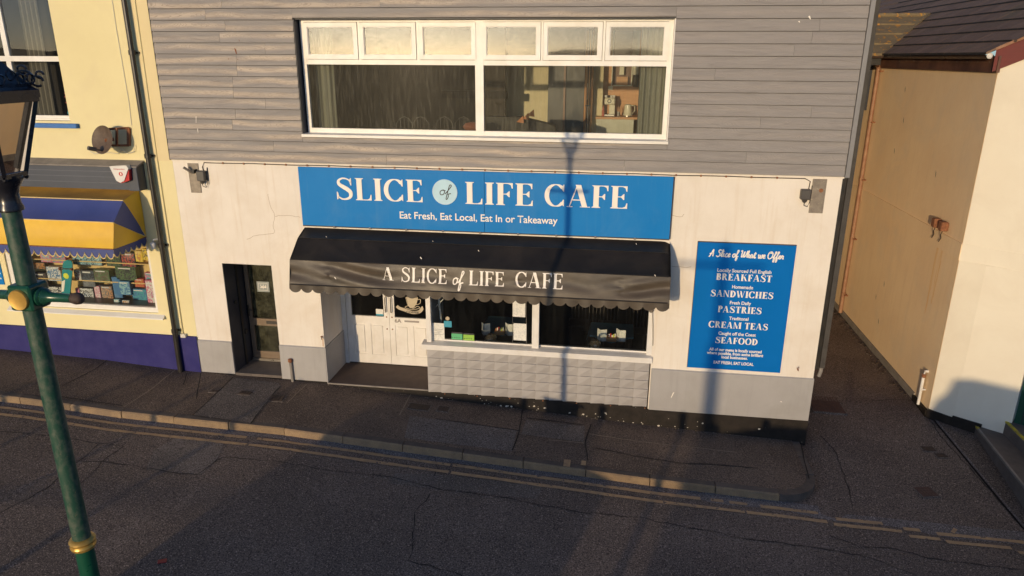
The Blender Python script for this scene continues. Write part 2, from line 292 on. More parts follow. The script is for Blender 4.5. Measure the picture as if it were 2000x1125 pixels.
# ------------------------------------------------------------------ mesh builder
class MB:
    def __init__(s): s.bm = bmesh.new()
    def poly(s, pts):
        vs = [s.bm.verts.new(p) for p in pts]
        try: return s.bm.faces.new(vs)
        except ValueError: return None
    def box(s, a, b, bev=0):
        x0, x1 = sorted((a[0], b[0])); y0, y1 = sorted((a[1], b[1])); z0, z1 = sorted((a[2], b[2]))
        r = bmesh.ops.create_cube(s.bm, size=1)
        for v in r['verts']:
            v.co = Vector((x0 + (v.co.x + .5) * (x1 - x0), y0 + (v.co.y + .5) * (y1 - y0), z0 + (v.co.z + .5) * (z1 - z0)))
        if bev:
            es = {e_ for v in r['verts'] for e_ in v.link_edges}
            bmesh.ops.bevel(s.bm, geom=list(es), offset=bev, segments=1, affect='EDGES')
        return s
    def obox(s, p, q, w, h, up=(0, 0, 1)):
        """bar from p to q, width w, height h"""
        p, q = Vector(p), Vector(q); d = (q - p).normalized(); u = Vector(up); sd = d.cross(u)
        if sd.length < 1e-4: sd = d.cross(Vector((0, 1, 0)))
        sd.normalize(); u = sd.cross(d).normalized()
        c = [[e_ + sd * (i * w / 2) + u * (j * h / 2) for i, j in ((-1, -1), (1, -1), (1, 1), (-1, 1))] for e_ in (p, q)]
        s.poly(c[0][::-1]); s.poly(c[1])
        for i in range(4): s.poly([c[0][i], c[0][(i + 1) % 4], c[1][(i + 1) % 4], c[1][i]])
        return s
    def tube(s, pts, r, n=8, cap=True):
        pts = [Vector(p) for p in pts]; rings = []
        rs = r if isinstance(r, (list, tuple)) else [r] * len(pts)
        for i, p in enumerate(pts):
            d = (pts[min(i + 1, len(pts) - 1)] - pts[max(i - 1, 0)])
            d = d.normalized() if d.length > 1e-9 else Vector((0, 0, 1))
            u = Vector((0, 0, 1)) if abs(d.z) < .9 else Vector((1, 0, 0))
            sd = d.cross(u).normalized(); u2 = sd.cross(d).normalized()
            rings.append([s.bm.verts.new(p + (sd * math.cos(t) + u2 * math.sin(t)) * rs[i]) for t in [2 * PI * k / n for k in range(n)]])
        for a_, b_ in zip(rings, rings[1:]):
            for k in range(n): s.bm.faces.new([a_[k], a_[(k + 1) % n], b_[(k + 1) % n], b_[k]])
        if cap: s.bm.faces.new(rings[0][::-1]); s.bm.faces.new(rings[-1])
        return s
    def lathe(s, prof, c, n=20, ax='z', ph=0):
        """prof = [(r, h)...] round axis through c"""
        rings = []
        for r, h in prof:
            ring = []
            for k in range(n):
                t = 2 * PI * k / n + ph; x, y = r * math.cos(t), r * math.sin(t)
                v = {'z': (x, y, h), 'x': (h, x, y), 'y': (x, h, y)}[ax]
                ring.append(s.bm.verts.new(Vector(c) + Vector(v)))
            rings.append(ring)
        for a_, b_ in zip(rings, rings[1:]):
            for k in range(n): s.bm.faces.new([a_[k], a_[(k + 1) % n], b_[(k + 1) % n], b_[k]])
        if prof[0][0] > 1e-4: s.bm.faces.new(rings[0][::-1])
        if prof[-1][0] > 1e-4: s.bm.faces.new(rings[-1])
        return s
    def prism(s, pts, axis, d0, d1):
        """polygon pts (2D) extruded along axis: 'y' -> pts are (x,z); 'x' -> (y,z); 'z' -> (x,y)"""
        f = {'y': lambda p, d: (p[0], d, p[1]), 'x': lambda p, d: (d, p[0], p[1]), 'z': lambda p, d: (p[0], p[1], d)}[axis]
        s.poly([f(p, d0) for p in pts]); s.poly([f(p, d1) for p in pts][::-1])
        for i in range(len(pts)):
            p, q = pts[i], pts[(i + 1) % len(pts)]
            s.poly([f(p, d0), f(q, d0), f(q, d1), f(p, d1)])
        return s
    def grid(s, f, nu, nv):
        vs = [[s.bm.verts.new(f(i / nu, j / nv)) for j in range(nv + 1)] for i in range(nu + 1)]
        for i in range(nu):
            for j in range(nv): s.bm.faces.new([vs[i][j], vs[i + 1][j], vs[i + 1][j + 1], vs[i][j + 1]])
        return s
    def mesh(s, name, m, smooth=False, recalc=True):
        if recalc:
            bmesh.ops.remove_doubles(s.bm, verts=s.bm.verts, dist=1e-6) if smooth else None
            bmesh.ops.recalc_face_normals(s.bm, faces=s.bm.faces)
        me = bpy.data.meshes.new(name); s.bm.to_mesh(me); s.bm.free()
        if m is not None: me.materials.append(m)
        if smooth:
            for p_ in me.polygons: p_.use_smooth = True
            try: me.set_sharp_from_angle(angle=math.radians(40))
            except Exception: pass
        return me
    def build(s, name, m, parent=None, smooth=False, **k):
        return link(name, s.mesh(name, m, smooth, **k), parent)

def link(name, me, parent=None, loc=None):
    o = bpy.data.objects.new(name, me); COL.objects.link(o)
    if parent is not None:
        o.parent = parent
        # parts are modelled in place: cancel the offset of the parent's base point
        base = Vector((0, 0, 0)); q = parent
        while q is not None: base += Vector(q.location); q = q.parent
        o.location = Vector(loc or (0, 0, 0)) - base
    elif loc: o.location = loc
    return o
def thing(name, label, cat, loc=(0, 0, 0), group=None):
    o = bpy.data.objects.new(name, None); COL.objects.link(o); o.location = loc; o.empty_display_size = .2
    return tag(o, label, cat, group)
def tag(o, label, cat, group=None):
    o['label'] = label; o['category'] = cat
    if group: o['group'] = group
    return o
def struct(o): o['kind'] = 'structure'; return o
def stuff(o): o['kind'] = 'stuff'; return o
def part(name, a_, b_, m, parent, bev=0): return MB().box(a_, b_, bev).build(name, m, parent)

# ------------------------------------------------------------------ lettering
CAPH = []
def text_mesh(txt, m, x0, x1, zlo, zhi, y, parent, name='lettering', slope=0, bold=.0, shear=0, depth=.002, normal='-y'):
    """built-in font fitted between x0..x1 and, by its capital height, zlo..zhi on the plane y; slope = rise per unit x"""
    cu = bpy.data.curves.new('lettering', 'FONT'); cu.body = txt; cu.size = 1; cu.offset = bold; cu.shear = shear; cu.extrude = 0; cu.resolution_u = 4
    tmp = bpy.data.objects.new('t', cu); COL.objects.link(tmp); bpy.context.view_layer.update()
    me = bpy.data.meshes.new_from_object(tmp.evaluated_get(bpy.context.evaluated_depsgraph_get()))
    bpy.data.objects.remove(tmp)
    xs = [v.co.x for v in me.vertices]
    if not CAPH:
        c2 = bpy.data.curves.new('h', 'FONT'); c2.body = 'H'; t2 = bpy.data.objects.new('t', c2); COL.objects.link(t2); bpy.context.view_layer.update()
        m2 = bpy.data.meshes.new_from_object(t2.evaluated_get(bpy.context.evaluated_depsgraph_get())); CAPH.append(max(v.co.y for v in m2.vertices)); bpy.data.objects.remove(t2); bpy.data.meshes.remove(m2)
        print('CAP', CAPH)
    capz = CAPH[0]
    sx = (x1 - x0) / (max(xs) - min(xs)); sz = (zhi - zlo) / capz; mx = min(xs)
    for v in me.vertices:
        X = x0 + (v.co.x - mx) * sx
        v.co = Vector((X, y, zlo + v.co.y * sz + (X - x0) * slope))
    me.materials.clear(); me.materials.append(m)
    return link(name, me, parent)

def arc(cx, cy, rx, ry, a0, a1, n=14): return [(cx + rx * math.cos(math.radians(a0 + (a1 - a0) * i / n)), cy + ry * math.sin(math.radians(a0 + (a1 - a0) * i / n))) for i in range(n + 1)]
def smoothline(pts, n=6):
    out = []
    P = [pts[0]] + list(pts) + [pts[-1]]
    for i in range(1, len(P) - 2):
        p0, p1, p2, p3 = P[i - 1:i + 3]
        for k in range(n):
            t = k / n
            out.append(tuple(.5 * ((2 * p1[j]) + (-p0[j] + p2[j]) * t + (2 * p0[j] - 5 * p1[j] + 4 * p2[j] - p3[j]) * t * t + (-p0[j] + 3 * p1[j] - 3 * p2[j] + p3[j]) * t ** 3) for j in (0, 1)))
    out.append(pts[-1]); return out
def pen(pts, w):
    """outline of a stroke along pts; w = width or function of (t, direction)"""
    L_, R_ = [], []
    n = len(pts)
    for i, p in enumerate(pts):
        a_, b_ = pts[max(i - 1, 0)], pts[min(i + 1, n - 1)]
        dx, dy = b_[0] - a_[0], b_[1] - a_[1]; l = math.hypot(dx, dy) or 1; dx /= l; dy /= l
        ww = (w(i / (n - 1), dx, dy) if callable(w) else w) / 2
        L_.append((p[0] - dy * ww, p[1] + dx * ww)); R_.append((p[0] + dy * ww, p[1] - dx * ww))
    return [[L_[i], L_[i + 1], R_[i + 1], R_[i]] for i in range(n - 1)]
def serif_glyph(ch, th=.19, tn=.035, sf=.075):
    """high-contrast roman capital, height 1: (list of polygons, advance)"""
    G = []
    def stem(x, w=th, y0=0, y1=1, s=sf, bot=True, top=True):
        b = [(x - s, y0), (x + w + s, y0), (x + w + s, y0 + .022), (x + w + .015, y0 + .06)] if bot else [(x, y0), (x + w, y0)]
        t = [(x + w + .015, y1 - .06), (x + w + s, y1 - .022), (x + w + s, y1), (x - s, y1), (x - s, y1 - .022), (x - .015, y1 - .06)] if top else [(x + w, y1), (x, y1)]
        G.append(b + t + ([(x - .015, y0 + .06), (x - s, y0 + .022)] if bot else []))
    def arm(x0, x1, y, up, h=.24, t=tn):    # horizontal hairline ending in a wedge; up=+1 hangs upward from y, -1 downward
        G.append([(x0, y), (x0, y + up * t), (x1 - .17, y + up * t), (x1 - .07, y + up * .09), (x1 - .03, y + up * h), (x1, y + up * h), (x1, y)][::up])
    def mid(x0, x1, y):
        G.append([(x0, y - tn / 2), (x1 - .12, y - tn / 2), (x1 - .03, y - .13), (x1, y - .13), (x1, y + .13), (x1 - .03, y + .13), (x1 - .12, y + tn / 2), (x0, y + tn / 2)])
    def diag(x0, y0, x1, y1, w): G.append([(x0, y0), (x0 + w, y0), (x1 + w, y1), (x1, y1)])
    def foot(x0, x1, y, s=1): G.append([(x0, y), (x1, y), (x1, y + s * .026), (x0, y + s * .026)])
    def bowl(cx, cy, rx, ry, a0, a1, n=18, T=th, t=tn):
        G.extend(pen(arc(cx, cy, rx, ry, a0, a1, n), lambda q, dx, dy: t + (T - t) * abs(dy) ** 1.3))
    if ch == 'I': stem(sf); return G, th + 2 * sf
    if ch == 'L': stem(sf); arm(sf, .62, 0, 1, .26); return G, .64
    if ch == 'E': stem(sf); arm(sf, .62, 0, 1); arm(sf, .60, 1, -1); mid(sf + th, .50, .52); return G, .66
    if ch == 'F': stem(sf); arm(sf, .60, 1, -1); mid(sf + th, .49, .50); return G, .62
    if ch == 'T':
        stem(.25, top=False); arm(.30, .68, 1, -1); G.append([(.40, 1), (.40, 1 - tn), (.19, 1 - tn), (.09, .91), (.05, .78), (.02, .78), (.02, 1)]); return G, .70
    if ch == 'C':
        bowl(.42, .5, .34, .485, 42, 318, 30); G.append([(.64, .80), (.70, .68), (.73, .68), (.73, .99), (.70, .99)]); G.append([(.64, .20), (.70, .32), (.73, .30), (.73, .02), (.70, .03)]); return G, .78
    if ch == 'O': bowl(.42, .5, .33, .485, 0, 360, 36); return G, .84
    if ch == 'D': stem(sf); bowl(.22, .5, .42, .482, -90, 90, 22); return G, .76
    if ch == 'P': stem(sf); bowl(.24, .74, .27, .243, -90, 90, 16); return G, .60
    if ch == 'B': stem(sf); bowl(.24, .755, .24, .228, -90, 90, 14); bowl(.24, .275, .29, .258, -90, 90, 14); return G, .64
    if ch == 'R': stem(sf); bowl(.24, .75, .26, .233, -90, 90, 14); diag(.56, 0, .28, .52, .17); foot(.50, .78, 0); return G, .76
    if ch == 'A': diag(.05, 0, .35, 1, .045); diag(.56, 0, .30, 1, .20); foot(-.02, .20, 0); foot(.48, .86, 0); G.append([(.16, .30), (.60, .30), (.60, .34), (.16, .34)]); return G, .84
    if ch == 'K': stem(sf); diag(.26, .44, .60, 1, .05); diag(.60, 0, .34, .60, .19); foot(.52, .86, 0); foot(.50, .76, 1, -1); return G, .84
    if ch == 'N': stem(sf, .04, top=False); stem(.66, .04, bot=False); diag(.58, 0, .05, 1, .17); foot(0, .2, 1, -1); return G, .80
    if ch == 'M': stem(sf, .04, top=False); stem(.78, th); diag(.42, .0, .06, 1, .16); diag(.42, .0, .78, 1, .04); return G, 1.08
    if ch == 'H': stem(sf); stem(.56); G.append([(.2, .49), (.6, .49), (.6, .53), (.2, .53)]); return G, .86
    if ch == 'W': diag(.26, 0, .05, 1, .18); diag(.36, 0, .60, 1, .045); diag(.70, 0, .48, 1, .18); diag(.80, 0, 1.02, 1, .045); foot(-.02, .30, 1, -1); foot(.92, 1.14, 1, -1); return G, 1.14
    if ch == 'S':
        c = smoothline([(.60, .74), (.56, .88), (.42, .965), (.26, .965), (.135, .86), (.15, .71), (.30, .59), (.46, .48), (.585, .33), (.56, .13), (.40, .035), (.24, .035), (.10, .14), (.07, .30)], 5)
        G.extend(pen(c, lambda q, dx, dy: .05 + (th * 1.05 - .05) * math.exp(-((q - .52) / .21) ** 2)))
        G.append([(.54, .86), (.60, .66), (.63, .66), (.63, .99), (.60, .99)]); G.append([(.12, .14), (.07, .35), (.04, .35), (.04, .01), (.07, .01)]); return G, .70
    return [], .34
def serif_text(txt, m, x0, x1, zlo, zhi, y, parent, gap=.08, th=.17, tn=.035, slope=0, depth=.0, small=(), name='lettering'):
    """one mesh per line; strokes of one letter are staggered by 0.2 mm so that no two faces share a plane"""
    adv = 0; items = []
    for ch in txt:
        g, w = serif_glyph(ch, th, tn); items.append((g, adv)); adv += w + (gap if ch != ' ' else 0)
    adv -= gap; sx = (x1 - x0) / adv; sz = zhi - zlo; mb = MB()
    for g, ox in items:
        for k, pl in enumerate(g):
            yy = y - depth - (k % 7) * .0002
            pts = [(x0 + (ox + p[0]) * sx, zlo + p[1] * sz) for p in pl]
            P = [(p[0], p[1] + (p[0] - x0) * slope) for p in pts]
            if depth: mb.prism(P, 'y', y + .001, yy)
            else: mb.poly([(p[0], yy, p[1]) for p in P])
    return mb.build(name, m, parent)
SCRIPT = {  # joined-up hand: polylines in a unit x-height of .5, capitals 1
    'A': ([[(.05, .05), (.15, .02), (.35, .5), (.55, 1), (.56, .5), (.60, .02)], [(.1, .4), (.4, .45), (.7, .38)]], .75),
    'S': ([[(.6, .85), (.48, 1), (.3, .9), (.3, .68), (.5, .45), (.45, .12), (.2, 0), (.05, .15)]], .62),
    'W': ([[(.05, .85), (.15, 1), (.22, .9), (.2, .1), (.4, .3), (.55, .9), (.52, .1), (.75, .3), (.92, 1)]], .9),
    'O': ([[(.45, .98), (.2, .9), (.05, .5), (.15, .08), (.4, 0), (.65, .3), (.65, .75), (.45, .98), (.3, .8), (.7, .8)]], .75),
    'l': ([[(0, .1), (.2, .5), (.28, .9), (.18, 1), (.12, .6), (.15, .05), (.3, .1)]], .3),
    'i': ([[(0, .1), (.12, .5), (.12, .08), (.28, .1)], [(.15, .72), (.17, .76)]], .28),
    'c': ([[(.36, .42), (.22, .5), (.08, .25), (.16, .02), (.4, .12)]], .38),
    'e': ([[(0, .12), (.3, .35), (.22, .5), (.08, .3), (.14, .03), (.4, .12)]], .38),
    'o': ([[(.25, .5), (.06, .35), (.1, .03), (.3, .05), (.36, .35), (.22, .5), (.42, .42)]], .42),
    'f': ([[(0, .1), (.2, .5), (.36, .92), (.24, 1), (.18, .5), (.12, -.35), (.2, -.42), (.26, -.1), (.22, .08), (.42, .15)]], .36),
    'h': ([[(0, .1), (.22, .8), (.2, 1), (.1, .7), (.08, 0), (.2, .42), (.33, .45), (.33, .05), (.48, .1)]], .46),
    'a': ([[(.34, .42), (.18, .5), (.06, .2), (.14, .02), (.3, .2), (.36, .48), (.34, .06), (.48, .1)]], .46),
    't': ([[(0, .1), (.16, .5), (.2, .85), (.16, .1), (.24, .02), (.38, .12)], [(.04, .6), (.36, .64)]], .36),
    'w': ([[(0, .4), (.08, .5), (.1, .06), (.25, .06), (.32, .48), (.34, .06), (.5, .08), (.56, .5), (.66, .42)]], .62),
    'r': ([[(0, .1), (.1, .5), (.2, .44), (.28, .42), (.26, .05), (.4, .1)]], .36),
    'u': ([[(0, .4), (.08, .5), (.08, .1), (.2, .04), (.34, .3), (.36, .5), (.36, .06), (.46, .1)]], .46),
    'd': ([[(.34, .42), (.18, .5), (.06, .2), (.14, .02), (.3, .2), (.42, 1), (.36, .06), (.48, .1)]], .46),
    's': ([[(0, .1), (.2, .5), (.28, .2), (.18, .02), (.05, .1), (.4, .12)]], .38),
    ' ': ([], .28)}
def script_text(txt, m, x0, x1, zlo, zhi, y, parent, w=.1, slope=0, name='lettering'):
    adv = 0; it = []
    for ch in txt: g, a_ = SCRIPT[ch]; it.append((g, adv)); adv += a_
    sx = (x1 - x0) / adv; sz = zhi - zlo; mb = MB(); k = 0
    for g, ox in it:
        for st in g:
            pl = [(x0 + (ox + p[0] + .12 * p[1]) * sx, zlo + p[1] * sz) for p in smoothline(st, 4)]
            for q in pen(pl, w * sz):
                mb.poly([(p[0], y - (k % 9) * .00015, p[1] + (p[0] - x0) * slope) for p in q]); k += 1
    return mb.build(name, m, parent)

# =================================================================== SETTING
def ground_mesh(name, m, x0, x1, y0, y1, nx, ny, f, parent=None):
    return MB().grid(lambda u, v: (x0 + (x1 - x0) * u, y0 + (y1 - y0) * v, f(x0 + (x1 - x0) * u, y0 + (y1 - y0) * v)), nx, ny).build(name, m, parent)
def zroad(x, y):
    z = zw(x) - .14
    if x > 3.1 and y > -1.6: z += min(y + 1.6, 3.2) * .07 * min(1, (x - 3.1) / .3)
    if y < -4:
        t = min(1, (-4 - y) / 8); z = z * (1 - t) - .12 * t
    return z
road = struct(ground_mesh('road', M['asphalt'], -60, 60, -24, 12, 240, 72, zroad))
far = struct(MB().box((-900, -24, -6), (900, -23.9, -.1)).box((-900, -23.9, -.6), (900, 400, -.5)).build('quay_ground', M['asphalt2']))
seao = struct(MB().poly([(-2500, -2600, -2.5), (2500, -2600, -2.5), (2500, -24.0, -2.5), (-2500, -24.0, -2.5)]) and None or MB().grid(lambda u, v: (-2500 + 5000 * u, -2600 + 2576 * v, -2.5), 4, 4).build('sea', M['sea']))
def hillf(u, v):
    x = -1800 + 3600 * u; h = 6 + 4 * math.sin(x * .006 + 1) + 3.5 * math.sin(x * .017 + 2.2) + 1.5 * math.sin(x * .05)
    return (x, -900 - 500 * v, -3 + max(h, 2) * math.sin(min(v, 1) * PI) ** .7 * 1.7)
struct(MB().grid(hillf, 120, 10).build('far_hills', M['hill'], smooth=True))

def pz(x, y): return zw(x) + .012 * y                      # pavement surface
def strip_on(pts, w, m, name, parent, zf, off=.004, n=None):
    """narrow ribbon along ground points (x, y)"""
    P = []
    for a_, b_ in zip(pts, pts[1:]):
        k = max(1, int(math.hypot(b_[0] - a_[0], b_[1] - a_[1]) / .2))
        for i in range(k): P.append((a_[0] + (b_[0] - a_[0]) * i / k, a_[1] + (b_[1] - a_[1]) * i / k))
    P.append(pts[-1]); mb = MB()
    L_, R_ = [], []
    for i, p in enumerate(P):
        a_, b_ = P[max(i - 1, 0)], P[min(i + 1, len(P) - 1)]; d = math.hypot(b_[0] - a_[0], b_[1] - a_[1]) or 1
        dx, dy = (b_[0] - a_[0]) / d, (b_[1] - a_[1]) / d; ww = (w(i) if callable(w) else w) / 2
        for lst, sg in ((L_, 1), (R_, -1)):
            x, y = p[0] - dy * ww * sg, p[1] + dx * ww * sg; lst.append((x, y, zf(x, y) + off))
    for i in range(len(P) - 1): mb.poly([L_[i], L_[i + 1], R_[i + 1], R_[i]])
    return mb.build(name, m, parent)
def gpt(px, py, zf):
    z = 0.0
    for _ in range(25): q = at(px, py, Z=z); z = zf(q.x, q.y)
    return (q.x, q.y)
def patch(pix, m, name, parent, zf, off=.003):
    P = [gpt(*p, zf) for p in pix]
    bm = MB(); f = bm.poly([(x, y, 0) for x, y in P])
    bmesh.ops.triangulate(bm.bm, faces=bm.bm.faces); 
    for _ in range(2): bmesh.ops.subdivide_edges(bm.bm, edges=[e_ for e_ in bm.bm.edges if e_.calc_length() > .5], cuts=1, use_grid_fill=False); bmesh.ops.triangulate(bm.bm, faces=bm.bm.faces)
    for v in bm.bm.verts: v.co.z = zf(v.co.x, v.co.y) + off
    return bm.build(name, m, parent)

# --- pavement and kerb
def yk(x):
    if x < 2.6: return -1.52
    return -1.02 - math.sqrt(max(0, .5 ** 2 - (x - 2.6) ** 2))
pv = MB()
xs = [-16 + .25 * i for i in range(75)]
xs = [x for x in xs if x < 2.6] + [2.6 + .5 * math.sin(PI / 2 * i / 8) for i in range(9)]
for x0, x1 in zip(xs, xs[1:]):
    n = 4
    for j in range(n):
        q = []
        for x, jj in ((x0, j), (x1, j), (x1, j + 1), (x0, j + 1)):
            y = .3 + (yk(x) - .3) * jj / n; q.append((x, y, pz(x, min(y, 0))))
        pv.poly(q)
pavement = struct(pv.build('pavement', M['pave']))
pj = [-13.5, -12.55, -11.6, -10.65, -9.72, -8.8, -7.88, -6.95, -6.0, -5.05, -4.08, -3.1, -2.15, -1.2, -.24, .72, 1.68, 2.6]
kerb = struct(MB().box((-16, -1.64, -.9), (-13.52, -1.53, 0.5)).build('kerb', M['kerb']))
for i, (x0, x1) in enumerate(zip(pj, pj[1:])):
    mb = MB(); g = .006; drop = .0
    a0, a1 = x0 + g, x1 - g
    jz = random.uniform(-.004, .004); jy = random.uniform(-.006, .006)
    zt0, zt1 = pz(a0, -1.5) - .002 + jz, pz(a1, -1.5) - .002 + jz
    yF = -1.65 + jy; c = .018
    prof = lambda zt: [(-1.515, zt), (yF + c, zt), (yF, zt - c), (yF - .012, zt - .30), (-1.515, zt - .30)]
    A, B = prof(zt0), prof(zt1)
    mb.poly([(a0, *p) for p in A]); mb.poly([(a1, *p) for p in B][::-1])
    for k in range(5): mb.poly([(a0, *A[k]), (a0, *A[(k + 1) % 5]), (a1, *B[(k + 1) % 5]), (a1, *B[k])])
    o_ = mb.build('kerbstone', M['kerb'], kerb); o_.data.materials.append(M['kerbtop'])
    for p_ in o_.data.polygons:
        if abs(p_.normal.z) > .8: p_.material_index = 1  # upward faces take a darker tone than the front
# rounded corner stone and the two along the alley
ring = [(2.6 + .5 * math.sin(t), -1.02 - .5 * math.cos(t)) for t in [PI / 2 * i / 10 for i in range(11)]]
ringo = [(2.6 + .635 * math.sin(t), -1.02 - .635 * math.cos(t)) for t in [PI / 2 * i / 10 for i in range(11)]]
mb = MB()
for i in range(10):
    a_, b_, c_, d_ = ring[i], ring[i + 1], ringo[i + 1], ringo[i]
    t = lambda p, dz=0: (p[0], p[1], pz(p[0], -1.5) - .002 + dz)
    mb.poly([t(a_), t(b_), t(c_), t(d_)]); mb.poly([t(d_), t(c_), t(c_, -.3), t(d_, -.3)])
mb.build('kerbstone', M['kerbtop'], kerb)
for y0, y1 in ((-1.015, -.52), (-.51, -.02)): MB().box((3.105, y0, -.4), (3.235, y1, pz(3.1, -.5) - .004), .008).build('kerbstone', M['kerbtop'], kerb)
MB().grid(lambda u, v: (3.0 + .11 * u, -1.03 + 1.05 * v, pz(3.05, -.5) - .001), 1, 1).build('edge_fill', M['pave'], pavement)

# --- road markings: the worn double yellow line
def yl(x0, x1, y, w=.07):
    pts = [(x0 + (x1 - x0) * i / max(1, int((x1 - x0) / .22)), y + random.uniform(-.005, .005)) for i in range(int((x1 - x0) / .22) + 1)]
    if len(pts) < 2: pts = [(x0, y), (x1, y)]
    pts[-1] = (x1, pts[-1][1]); n = len(pts)
    return strip_on(pts, lambda i: w * random.uniform(.86, 1.12), M['yline'], 'yellow_line', road, zroad, .006)
for s_ in ((-14, -8.9), (-8.86, -5.6), (-5.42, -2.3), (-2.26, 1.45), (1.6, 1.78), (1.86, 2.12)): yl(s_[0], s_[1], -1.83)
for s_ in ((2.3, 3.1), (3.32, 3.95), (4.2, 4.42), (4.62, 7.4)): yl(s_[0], s_[1], interp(s_[0], [2, 8], [-1.82, -2.32]))
for s_ in ((-14, -5.5), (-5.46, -2.28), (-2.24, .9), (.92, 2.05), (2.08, 3.18)): yl(s_[0], s_[1], -2.03)
for s_ in ((3.26, 4.16), (4.22, 4.62), (4.68, 5.5), (5.55, 7.6)): yl(s_[0], s_[1], interp(s_[0], [3, 8], [-2.05, -2.50]))
strip_on([(4.85, -1.98), (4.93, -1.88)], .05, M['yline'], 'yellow_line', road, zroad, .006)
# darker gutter band beside the kerb and older patches
mb = MB().grid(lambda u, v: (-14 + 22 * u, -1.655 - (.14 + .42 * max(0, (u - .66) / .34)) * v - .04 * math.sin(u * 90) * v - max(0, u - .78) * .5, zroad(-14 + 22 * u, -2) + .003), 90, 1)
mb.build('gutter_band', M['gutterband'], road)
patch([(284, 918), (392, 928), (425, 895), (440, 860), (352, 850), (300, 880)], M['pave2'], 'road_patch', road, zroad, .003)
patch([(770, 925), (850, 926), (1060, 950), (1050, 975), (860, 955), (760, 945)], M['pave2'], 'road_patch', road, zroad, .003)
SEAMR = [[(0, 842), (100, 852), (192, 866), (240, 872), (200, 902), (150, 955)], [(150, 900), (210, 903), (280, 914), (386, 929), (424, 897), (442, 893), (500, 897), (640, 918), (760, 932), (870, 958), (960, 968), (1130, 1000), (1250, 1012), (1340, 1030)],
         [(905, 1125), (800, 1095), (812, 1000), (840, 965)], [(0, 1005), (90, 955), (180, 880), (192, 868)], [(1345, 1030), (1450, 1052), (1600, 1070), (1700, 1090), (1790, 1125)],
         [(850, 895), (855, 915), (848, 930)], [(1620, 1045), (1680, 1068), (1740, 1070), (1810, 1090), (1990, 1112)], [(1600, 850), (1630, 880), (1650, 930), (1665, 990)], [(1800, 795), (1850, 870), (1900, 920), (1990, 1022)],
         [(1700, 783), (1760, 780), (1830, 790)], [(1440, 900), (1520, 920), (1600, 950)][:0]]
for s_ in SEAMR:
    if len(s_) < 2: continue
    P = [gpt(*p, zroad) for p in s_]; Q = []
    for a_, b_ in zip(P, P[1:]):
        k = max(1, int(math.hypot(b_[0] - a_[0], b_[1] - a_[1]) / .12))
        for i in range(k): Q.append((a_[0] + (b_[0] - a_[0]) * i / k + random.uniform(-.02, .02), a_[1] + (b_[1] - a_[1]) * i / k + random.uniform(-.02, .02)))
    Q.append(P[-1]); strip_on(Q, lambda i: random.uniform(.005, .018), M['seam'], 'crack', road, zroad, .0055)
SEAMP = [([(215, 700), (185, 722), (120, 755)], 'seam'), ([(342, 723), (290, 765), (242, 795)], 'seamlight'), ([(365, 730), (358, 752)], 'seam'), ([(455, 737), (400, 790), (376, 812), (450, 822)], 'seam'),
         ([(547, 755), (500, 812), (490, 828)], 'seam'), ([(598, 752), (560, 788)], 'seamlight'), ([(802, 771), (780, 812)], 'seamlight'), ([(1022, 798), (1012, 850), (1000, 880)], 'seam'),
         ([(1155, 828), (1143, 866), (1148, 900)], 'seam'), ([(1150, 848), (1235, 861), (1350, 874), (1440, 884)], 'seamlight'), ([(1072, 860), (1142, 866)], 'seamlight'), ([(1160, 875), (1235, 890), (1330, 905), (1400, 908), (1480, 915)], 'seam'),
         ([(850, 818), (935, 830), (1015, 842)], 'seam'), ([(1030, 817), (1140, 830)], 'seam'), ([(1565, 870), (1572, 905), (1580, 935)], 'seam'), ([(100, 772), (240, 793)], 'seam'), ([(392, 730), (384, 780)], 'seam')]
for s_, k_ in SEAMP:
    P = [gpt(*p, pz) for p in s_]; Q = []
    for a_, b_ in zip(P, P[1:]):
        k = max(1, int(math.hypot(b_[0] - a_[0], b_[1] - a_[1]) / .15))
        for i in range(k): Q.append((a_[0] + (b_[0] - a_[0]) * i / k + random.uniform(-.008, .008), a_[1] + (b_[1] - a_[1]) * i / k + random.uniform(-.008, .008)))
    Q.append(P[-1]); strip_on(Q, lambda i: random.uniform(.010, .022), M[k_], 'seam', pavement, pz, .007)
patch([(457, 738), (545, 748), (548, 757), (490, 826), (378, 811)], M['pave2'], 'pavement_patch', pavement, pz, .003)
patch([(1028, 820), (1142, 833), (1140, 864), (1018, 848)], M['pave2'], 'pavement_patch', pavement, pz, .003)
patch([(800, 812), (1010, 840), (1000, 882), (790, 855)], M['pave2'], 'pavement_patch', pavement, pz, .003)
for pts in ([(1102, 898), (1115, 899), (1113, 913), (1100, 911)], [(1136, 900), (1145, 901), (1144, 910), (1134, 909)]):
    patch(pts, M['yline'], 'paint_mark', pavement, pz, .008)

# --- iron covers set in the ground
def cover(px, py, w, d, zf, label, kind, rot=0, m='iron'):
    x, y = gpt(px, py, zf); z = zf(x, y)
    t = thing(kind, label, 'drain cover' if 'grate' in kind else 'access cover', (x, y, z))
    sl = (zf(x + .1, y) - zf(x - .1, y)) / .2
    part_ = MB().box((-w / 2 - .02, -d / 2 - .02, -.03), (w / 2 + .02, d / 2 + .02, .006)).build('frame', M['pave2'], None)
    part_.parent = t; p2 = MB().box((-w / 2, -d / 2, -.02), (w / 2, d / 2, .010)); 
    nx, ny = max(2, int(w / .05)), max(2, int(d / .05))
    for i in range(nx):
        for j in range(ny):
            cx_, cy_ = -w / 2 + (i + .5) * w / nx, -d / 2 + (j + .5) * d / ny
            p2.box((cx_ - w / nx * .33, cy_ - d / ny * .33, .0095), (cx_ + w / nx * .33, cy_ + d / ny * .33, .015))
    p2 = p2.build('lid', M[m], None); p2.parent = t
    t.rotation_euler = (0, -math.atan(sl), rot)
